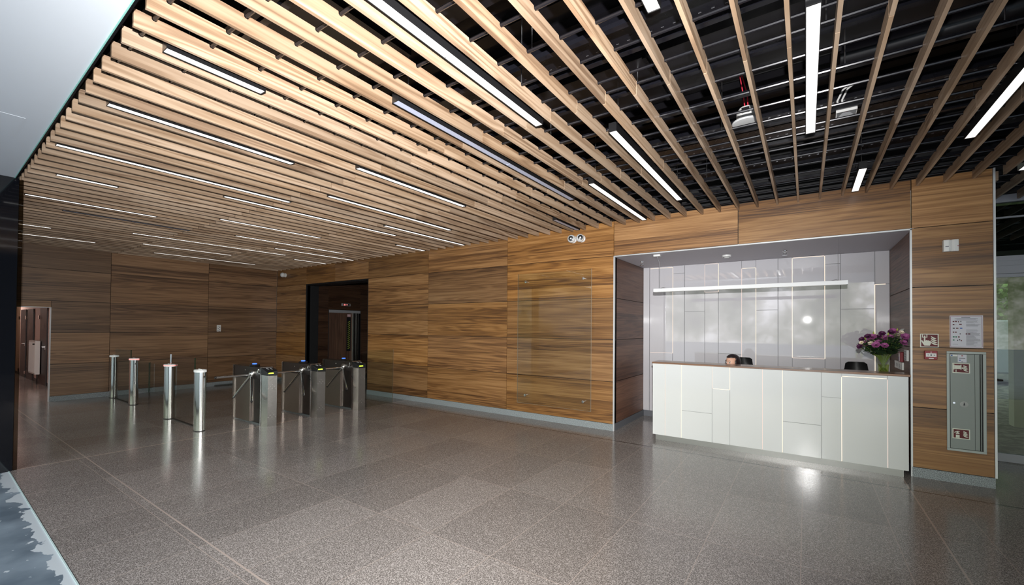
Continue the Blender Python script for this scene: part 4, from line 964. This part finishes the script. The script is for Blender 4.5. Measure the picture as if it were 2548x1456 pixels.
# ------------------------------------------------------------------ glass entrance at the right
DYG = 7.73
mb = MB(); mb.box(1.60, 6.5, DYG-.04, DYG+.04, 3.18, 3.27); mb.box(1.60, 6.5, DYG-.02, DYG+.02, 2.985, 3.005); mb.box(1.6, 6.5, DYG-.04, DYG+.04, 2.462, 2.52); mb.box(1.60, 6.5, DYG-.05, DYG+.05, 2.40, 2.444); mb.box(1.60, 6.5, DYG-.035, DYG+.035, 2.305, 2.40); mb.box(1.60, 1.635, DYG-.04, DYG+.04, 0, 3.18)
mb.box(1.6, 6.5, DYG-.04, DYG+.04, 2.445, 2.461)
o = struct(mb, 'window_1', alu_grey)
mb = MB(); mb.box(1.636, 6.5, DYG-.004, DYG+.004, 2.521, 2.984); mb.box(1.636, 6.5, DYG-.004, DYG+.004, 3.006, 3.179); mb.obj('window_pane', pane_door, o)
d4 = bpy.data.objects.new('door_4', None); COL.objects.link(d4); d4.location = (1.64, DYG, 0); d4['kind'] = 'structure'
mb = MB(); mb.box(0, 1.1, -.025, .025, .012, .111); mb.box(0, 1.1, -.025, .025, 2.26, 2.30); mb.box(0, .05, -.025, .025, .111, 2.26); mb.box(1.05, 1.1, -.025, .025, .111, 2.26); mb.obj('door_frame', alu_grey, d4)
mb = MB(); mb.box(.05, 1.05, -.004, .004, .111, 2.26); mb.obj('door_pane', pane_door, d4)
mb = MB(); mb.tube([(.15, -.025, 1.0), (.15, -.07, 1.0), (.33, -.075, 1.0)], .012, 8); mb.box(.12, .18, -.03, -.025, .97, 1.03); mb.obj('door_handle', chrome, d4)
mb = MB(); mb.box(1.60, 6.5, DYG-.05, 8.2, 3.28, 4.0); struct(mb, 'wall_upper_right', blackm)
mb = MB(); mb.box(1.62, 9, 8.0, 13.5, 2.62, 3.2); struct(mb, 'ceiling_dark_backing', blackm)  # black box added behind the upper glass so its reflections show
mb = MB(); mb.box(6.5, 6.6, YE(6.5), 8.0, 0, 4.0); struct(mb, 'wall_right', simple('far_right_wall_paint', s2l((70, 70, 72)), .7))
# outside behind the glass
for k, (x, y) in enumerate(((3.1, 11.2), (3.9, 11.6))):
    mb = MB(); mb.box(x-.12, x+.12, y-.12, y+.12, -.06, 3.4); tag(mb.obj('concrete_column', simple('pale_concrete_%d' % k, s2l((170, 168, 150)), .8)), f'pale concrete column outside, seen through the glass door, {("left", "right")[k]} one', 'column')
r = thing('parked_van', (5.0, 20, -.06), 'pale grey van parked outside beyond the glass door', 'van', rz=.1)
mb = MB(); mb.prism([(-2.3, .35), (-2.3, 1.7), (-2.0, 2.0), (1.1, 2.0), (1.8, 1.2), (2.4, 1.0), (2.5, .4)], 'y', -.9, .9); mb.obj('body', simple('van_paint', s2l((120, 125, 132)), .3), r, bevel=.05)
mb = MB(); mb.prism([(.3, 1.2), (.3, 1.75), (1.05, 1.75), (1.6, 1.2)], 'y', -.92, -.9); mb.obj('side_window', blackg, r)
for x in (-1.5, 1.6):
    mb = MB(); mb.lathe([(.001, -.1), (.33, -.1), (.35, 0), (.33, .1), (.001, .1)], c=(x, -.85, .35), axis=(0, 1, 0), seg=24); mb.obj('wheel', blackm, r)
for k, (x, y, h) in enumerate(((2.4, 24, 6.5), (7.2, 30, 7.5), (12.6, 34, 7))):
    r = thing('tree', (x, y, -.06), f'leafy green tree outside beyond the glass door, {ordinal(k+1)} from the left', 'tree', 'trees outside the glass door')
    mb = MB(); mb.tube([(0, 0, 0), (.1, 0, 1.5), (0, .1, 3.4)], [.22, .16, .1], 10); mb.obj('trunk', simple('bark', s2l((80, 66, 50)), .9), r)
    mb = MB(); tr = random.Random(k+5)
    for j in range(2400):
        t = tr.uniform(0, 2*PI); ph = math.acos(tr.uniform(-1, 1)); q = 1.9*tr.random()**.33; c = Vector((q*math.sin(ph)*math.cos(t), q*math.sin(ph)*math.sin(t), h*.52+q*1.2*math.cos(ph)))
        a = Vector((tr.gauss(0, 1), tr.gauss(0, 1), tr.gauss(0, 1))).normalized()*.13; b_ = a.cross(Vector((tr.gauss(0, 1), tr.gauss(0, 1), 1))).normalized()*.08
        mb.face([mb.bm.verts.new(c-a), mb.bm.verts.new(c+b_), mb.bm.verts.new(c+a), mb.bm.verts.new(c-b_)])
    mb.obj('foliage', simple('tree_leaves', s2l((92, 120, 58)), .7), r)

# ------------------------------------------------------------------ tripod turnstiles
def turnstile(loc, lb):
    r = thing('tripod_turnstile', loc, lb, 'turnstile', 'tripod turnstiles at the entry line')
    plan = [(-.16, .0), (-.133, .0), (-.036, .045), (0, .17), (-.02, .176), (-.16, .176)]
    mb = MB(); mb.prism(plan, 'z', 0, .815); mb.obj('front_column', steel, r)
    # sloped black cap
    mb = MB()
    big = [(x*1.05-.003 if x < -.1 else x+.006, y*1.04-.004) for x, y in plan]
    lo = [(x, y, .80 if x > -.05 else .815) for x, y in big]; hi = [(x, y, .845 if (x > -.05 and y < .1) else (.885 if x > -.05 else .925)) for x, y in big]
    mb.rings([lo, hi], smooth=False); cp = mb.obj('reader_cap', blk_pl, r, bevel=.004)
    mb = MB(); c0 = Vector((-.018, .07, .835)); d = Vector((.036, .125, 0)).normalized(); n = Vector((.125, -.036, 0)).normalized()
    q = [c0+d*-.025+n*.0, c0+d*.045+n*.0, c0+d*.045+Vector((0, 0, .018)), c0+d*-.025+Vector((0, 0, .018))]; q = [p+n*.016 for p in q]
    mb.rings([q, [p+n*.006 for p in q]], smooth=False); mb.obj('display', led_yel, cp)
    mb = MB(); mb.tube([(-.10, .05, .918), (-.06, .07, .905)], .006, 6); mb.tube([(-.08, .10, .915), (-.05, .12, .90)], .005, 6); mb.obj('card_symbol', alu, cp)
    # studs on the right face
    mb = MB(); a = Vector((-.036, .045, 0)); b_ = Vector((0, .17, 0)); nn = Vector((.125, -.036, 0)).normalized()
    for zc in (.66, .21):
        for row, xs in enumerate(((.5,), (.3, .7), (.1, .5, .9))):
            for u in xs:
                p = a.lerp(b_, u)+Vector((0, 0, zc-row*.032+(.0 if row < 2 or u != .5 else .0))); mb.lathe([(.005, 0), (.004, .003), (.001, .004)], c=p, axis=nn, seg=8)
    mb.obj('studs', chrome, r)
    mb = MB(); mb.box(-.185, -.165, -.004, .18, 0, .93); mb.obj('chrome_edge', chrome, r, bevel=.003)
    mb = MB(); mb.box(-1.13, -.186, .0, .172, .735, .925); mb.obj('arm_housing', simple('housing_black_%s' % loc[1], s2l((38, 34, 32)), .3, coat=.4), r, bevel=.004)
    mb = MB(); mb.box(-1.09, -.56, .012, .16, .025, .734); mb.obj('side_panel', warm_steel, r)
    mb = MB(); mb.box(-.555, -.187, .045, .14, .025, .734); mb.obj('recessed_panel', dark_steel, r)
    mb = MB(); mb.box(-1.10, -.187, .03, .15, 0, .024); mb.obj('base_plate', simple('base_grey_%s' % loc[1], s2l((90, 95, 95)), .4), r)
    mb = MB()
    pl = [(-1.10, 0), (-1.15, .0), (-1.175, .03), (-1.185, .086), (-1.175, .145), (-1.15, .176), (-1.10, .176)]
    mb.prism(pl, 'z', 0, .925); mb.obj('rear_column', steel, r)
    mb = MB(); mb.lathe([(.075, 0), (.078, .01), (.07, .028), (.045, .032), (.001, .032)], c=(-.57, .086, .926), seg=28); dm = mb.obj('reader', blk_pl, r)
    mb = MB(); mb.lathe([(.035, .0), (.033, .012), (.001, .013)], c=(-.57, .086, .9585), seg=20); mb.obj('reader_light', led_blue, dm)
    mb = MB(); mb.lathe([(.001, -.003), (.010, -.003), (.012, 0)], c=(-.70, -.001, .86), axis=(0, 1, 0), seg=14); mb.obj('lock', chrome, r)
    mb = MB(); mb.tube([(-.24, -.004, .90), (-.24, -.012, .86), (-.22, -.014, .835), (-.16, -.012, .83)], .008, 8); mb.obj('bracket', chrome, r)
    hub = Vector((-.42, -.03, .80)); ax = Vector((0, -.7071, -.7071))
    mb = MB(); mb.lathe([(.055, -.045), (.055, .0), (.045, .02), (.001, .026)], c=hub-ax*.01, axis=ax, seg=24)
    hb = mb.obj('hub', steel, r)
    mb = MB()
    for k in range(3):
        t = 2*PI*k/3+.5; s1 = Vector((1, 0, 0)); s2_ = ax.cross(s1); p = hub+(s1*math.cos(t)+s2_*math.sin(t))*.035+ax*.008; mb.lathe([(.010, 0), (.010, .012), (.001, .014)], c=p, axis=ax, seg=10)
    mb.obj('hub_bolts', chrome, hb)
    for d in ((0, -1, 0), (-.612, -.25, -.75), (.612, -.25, -.75)):
        d = Vector(d).normalized(); mb = MB(); mb.tube([hub+d*.03, hub+d*.50], .0175, 12); am = mb.obj('arm', chrome, r)
        mb = MB(); mb.lathe([(.0178, 0), (.018, .012), (.014, .020), (.001, .021)], c=hub+d*.50, axis=d, seg=12); mb.obj('end_cap', blk_pl, am)
    return r
t1 = turnstile((-6.96, 3.33, 0), 'tripod turnstile nearest the bollards, first of the three')
copy_tree(t1, (-6.95, 4.155, 0), 'middle tripod turnstile of the three')
copy_tree(t1, (-6.95, 4.98, 0), 'tripod turnstile nearest the back wall, beside the glass panel')
r = thing('glass_barrier', (-7.1, 5.53, 0), 'clear frameless glass panel between the last turnstile and the back wall', 'glass panel')
mb = MB(); mb.box(-.005, .005, -.34, .41, .0, 1.123); mb.obj('pane', fence_g, r)
mb = MB(); mb.box(-.005, .005, .41, .4125, .0, 1.123); mb.obj('pane_edge', simple('pane_edge_grey', s2l((150, 130, 110)), .3), r)

# ------------------------------------------------------------------ gate bollards
def bollard(loc, lb, red, wing=None):
    r = thing('gate_bollard', loc, lb, 'bollard', 'steel bollards of the glass gate')
    q = lambda t: 1+.014*math.cos(12*t)
    def ring(s, z): return [(math.cos(t)*.105*s*q(t), math.sin(t)*.070*s*q(t), z) for t in [2*PI*k/72 for k in range(72)]]
    mb = MB(); mb.rings([ring(1.0, .012), ring(1.0, .885)]); mb.obj('post', chrome if False else simple('bollard_chrome', (.80, .79, .77), .14, metal=1), r)
    mb = MB(); mb.rings([ring(1.02, 0), ring(1.02, .0119)]); mb.obj('base_ring', blk_pl, r)
    mb = MB(); mb.rings([ring(1.08, .8855), ring(1.08, .916), ring(1.0, .922)]); mb.obj('cap', led_ring, r)
    if red: mb = MB(); mb.rings([ring(1.09, .898), ring(1.09, .912)], cap=False); mb.obj('red_light_ring', led_red, r)
    mb = MB()
    for x in (-.045, -.015, .015, .045): mb.lathe([(.010, 0), (.010, .010), (.001, .012)], c=(x, 0, .9222), seg=10)
    mb.obj('cap_studs', white_pl, r)
    if wing:
        s = wing; mb = MB(); x0, x1 = (.12, .94) if s > 0 else (-1.02, -.12)
        mb.box(x0, x1, -.005, .005, .35, .893); w_ = mb.obj('glass_wing', fence_g, r)
        e = x1 if s > 0 else x0; mb = MB(); mb.box(e-.004 if s > 0 else e, e if s > 0 else e+.004, -.0055, .0055, .35, .893); mb.obj('glass_edge', edge_g, w_)
        mb = MB(); mb.box(s*.10-.012, s*.10+.022 if s > 0 else s*.10-.022, -.012, .012, .42, .46); mb.box(s*.10-.012, s*.10+.022 if s > 0 else s*.10-.022, -.012, .012, .80, .84); mb.obj('clamp', chrome, r)
    return r
B = [(-12.45, 2.76), (-11.06, 2.75), (-8.97, 2.70), (-7.57, 2.66)]
bollard((B[0][0], B[0][1], 0), 'farthest steel bollard with white cap, nearest the far left wall', False)
bollard((B[1][0], B[1][1], 0), 'steel bollard with red lit cap left of the glass wings', True, 1)
bollard((B[2][0], B[2][1], 0), 'steel bollard with red lit cap right of the glass wings', True, -1)
bollard((B[3][0], B[3][1], 0), 'nearest and largest steel bollard with white cap', False)
for x0, x1, fy, lb in ((-12.31, -11.26, 2.75, 'fixed clear glass panel between the two far bollards'), (-8.80, -7.955, 2.72, 'fixed clear glass panel between the two near bollards')):
    r = thing('glass_barrier', ((x0+x1)/2, fy, 0), lb, 'glass panel'); hw = (x1-x0)/2
    mb = MB(); mb.box(-hw, hw, -.005, .005, .012, 1.08); mb.obj('pane', fence_g, r)
    mb = MB(); mb.box(hw, hw+.012, -.006, .006, .012, 1.08); mb.obj('pane_edge', edge_g, r)
    mb = MB(); mb.box(-hw, hw+(.27 if x1 > -8 else .02), -.02, .02, 0, .0115); mb.obj('floor_channel', simple('floor_channel_dark', s2l((58, 52, 48)), .5), r)
r = thing('chrome_post', (-9.23, 2.80, 0), 'thin chrome post standing behind the red capped bollard', 'post')
mb = MB(); mb.tube([(0, 0, .01), (0, 0, 1.08)], .016, 12); mb.obj('tube', chrome, r)
mb = MB(); mb.lathe([(.035, 0), (.035, .010)], seg=16); mb.obj('foot', chrome, r)
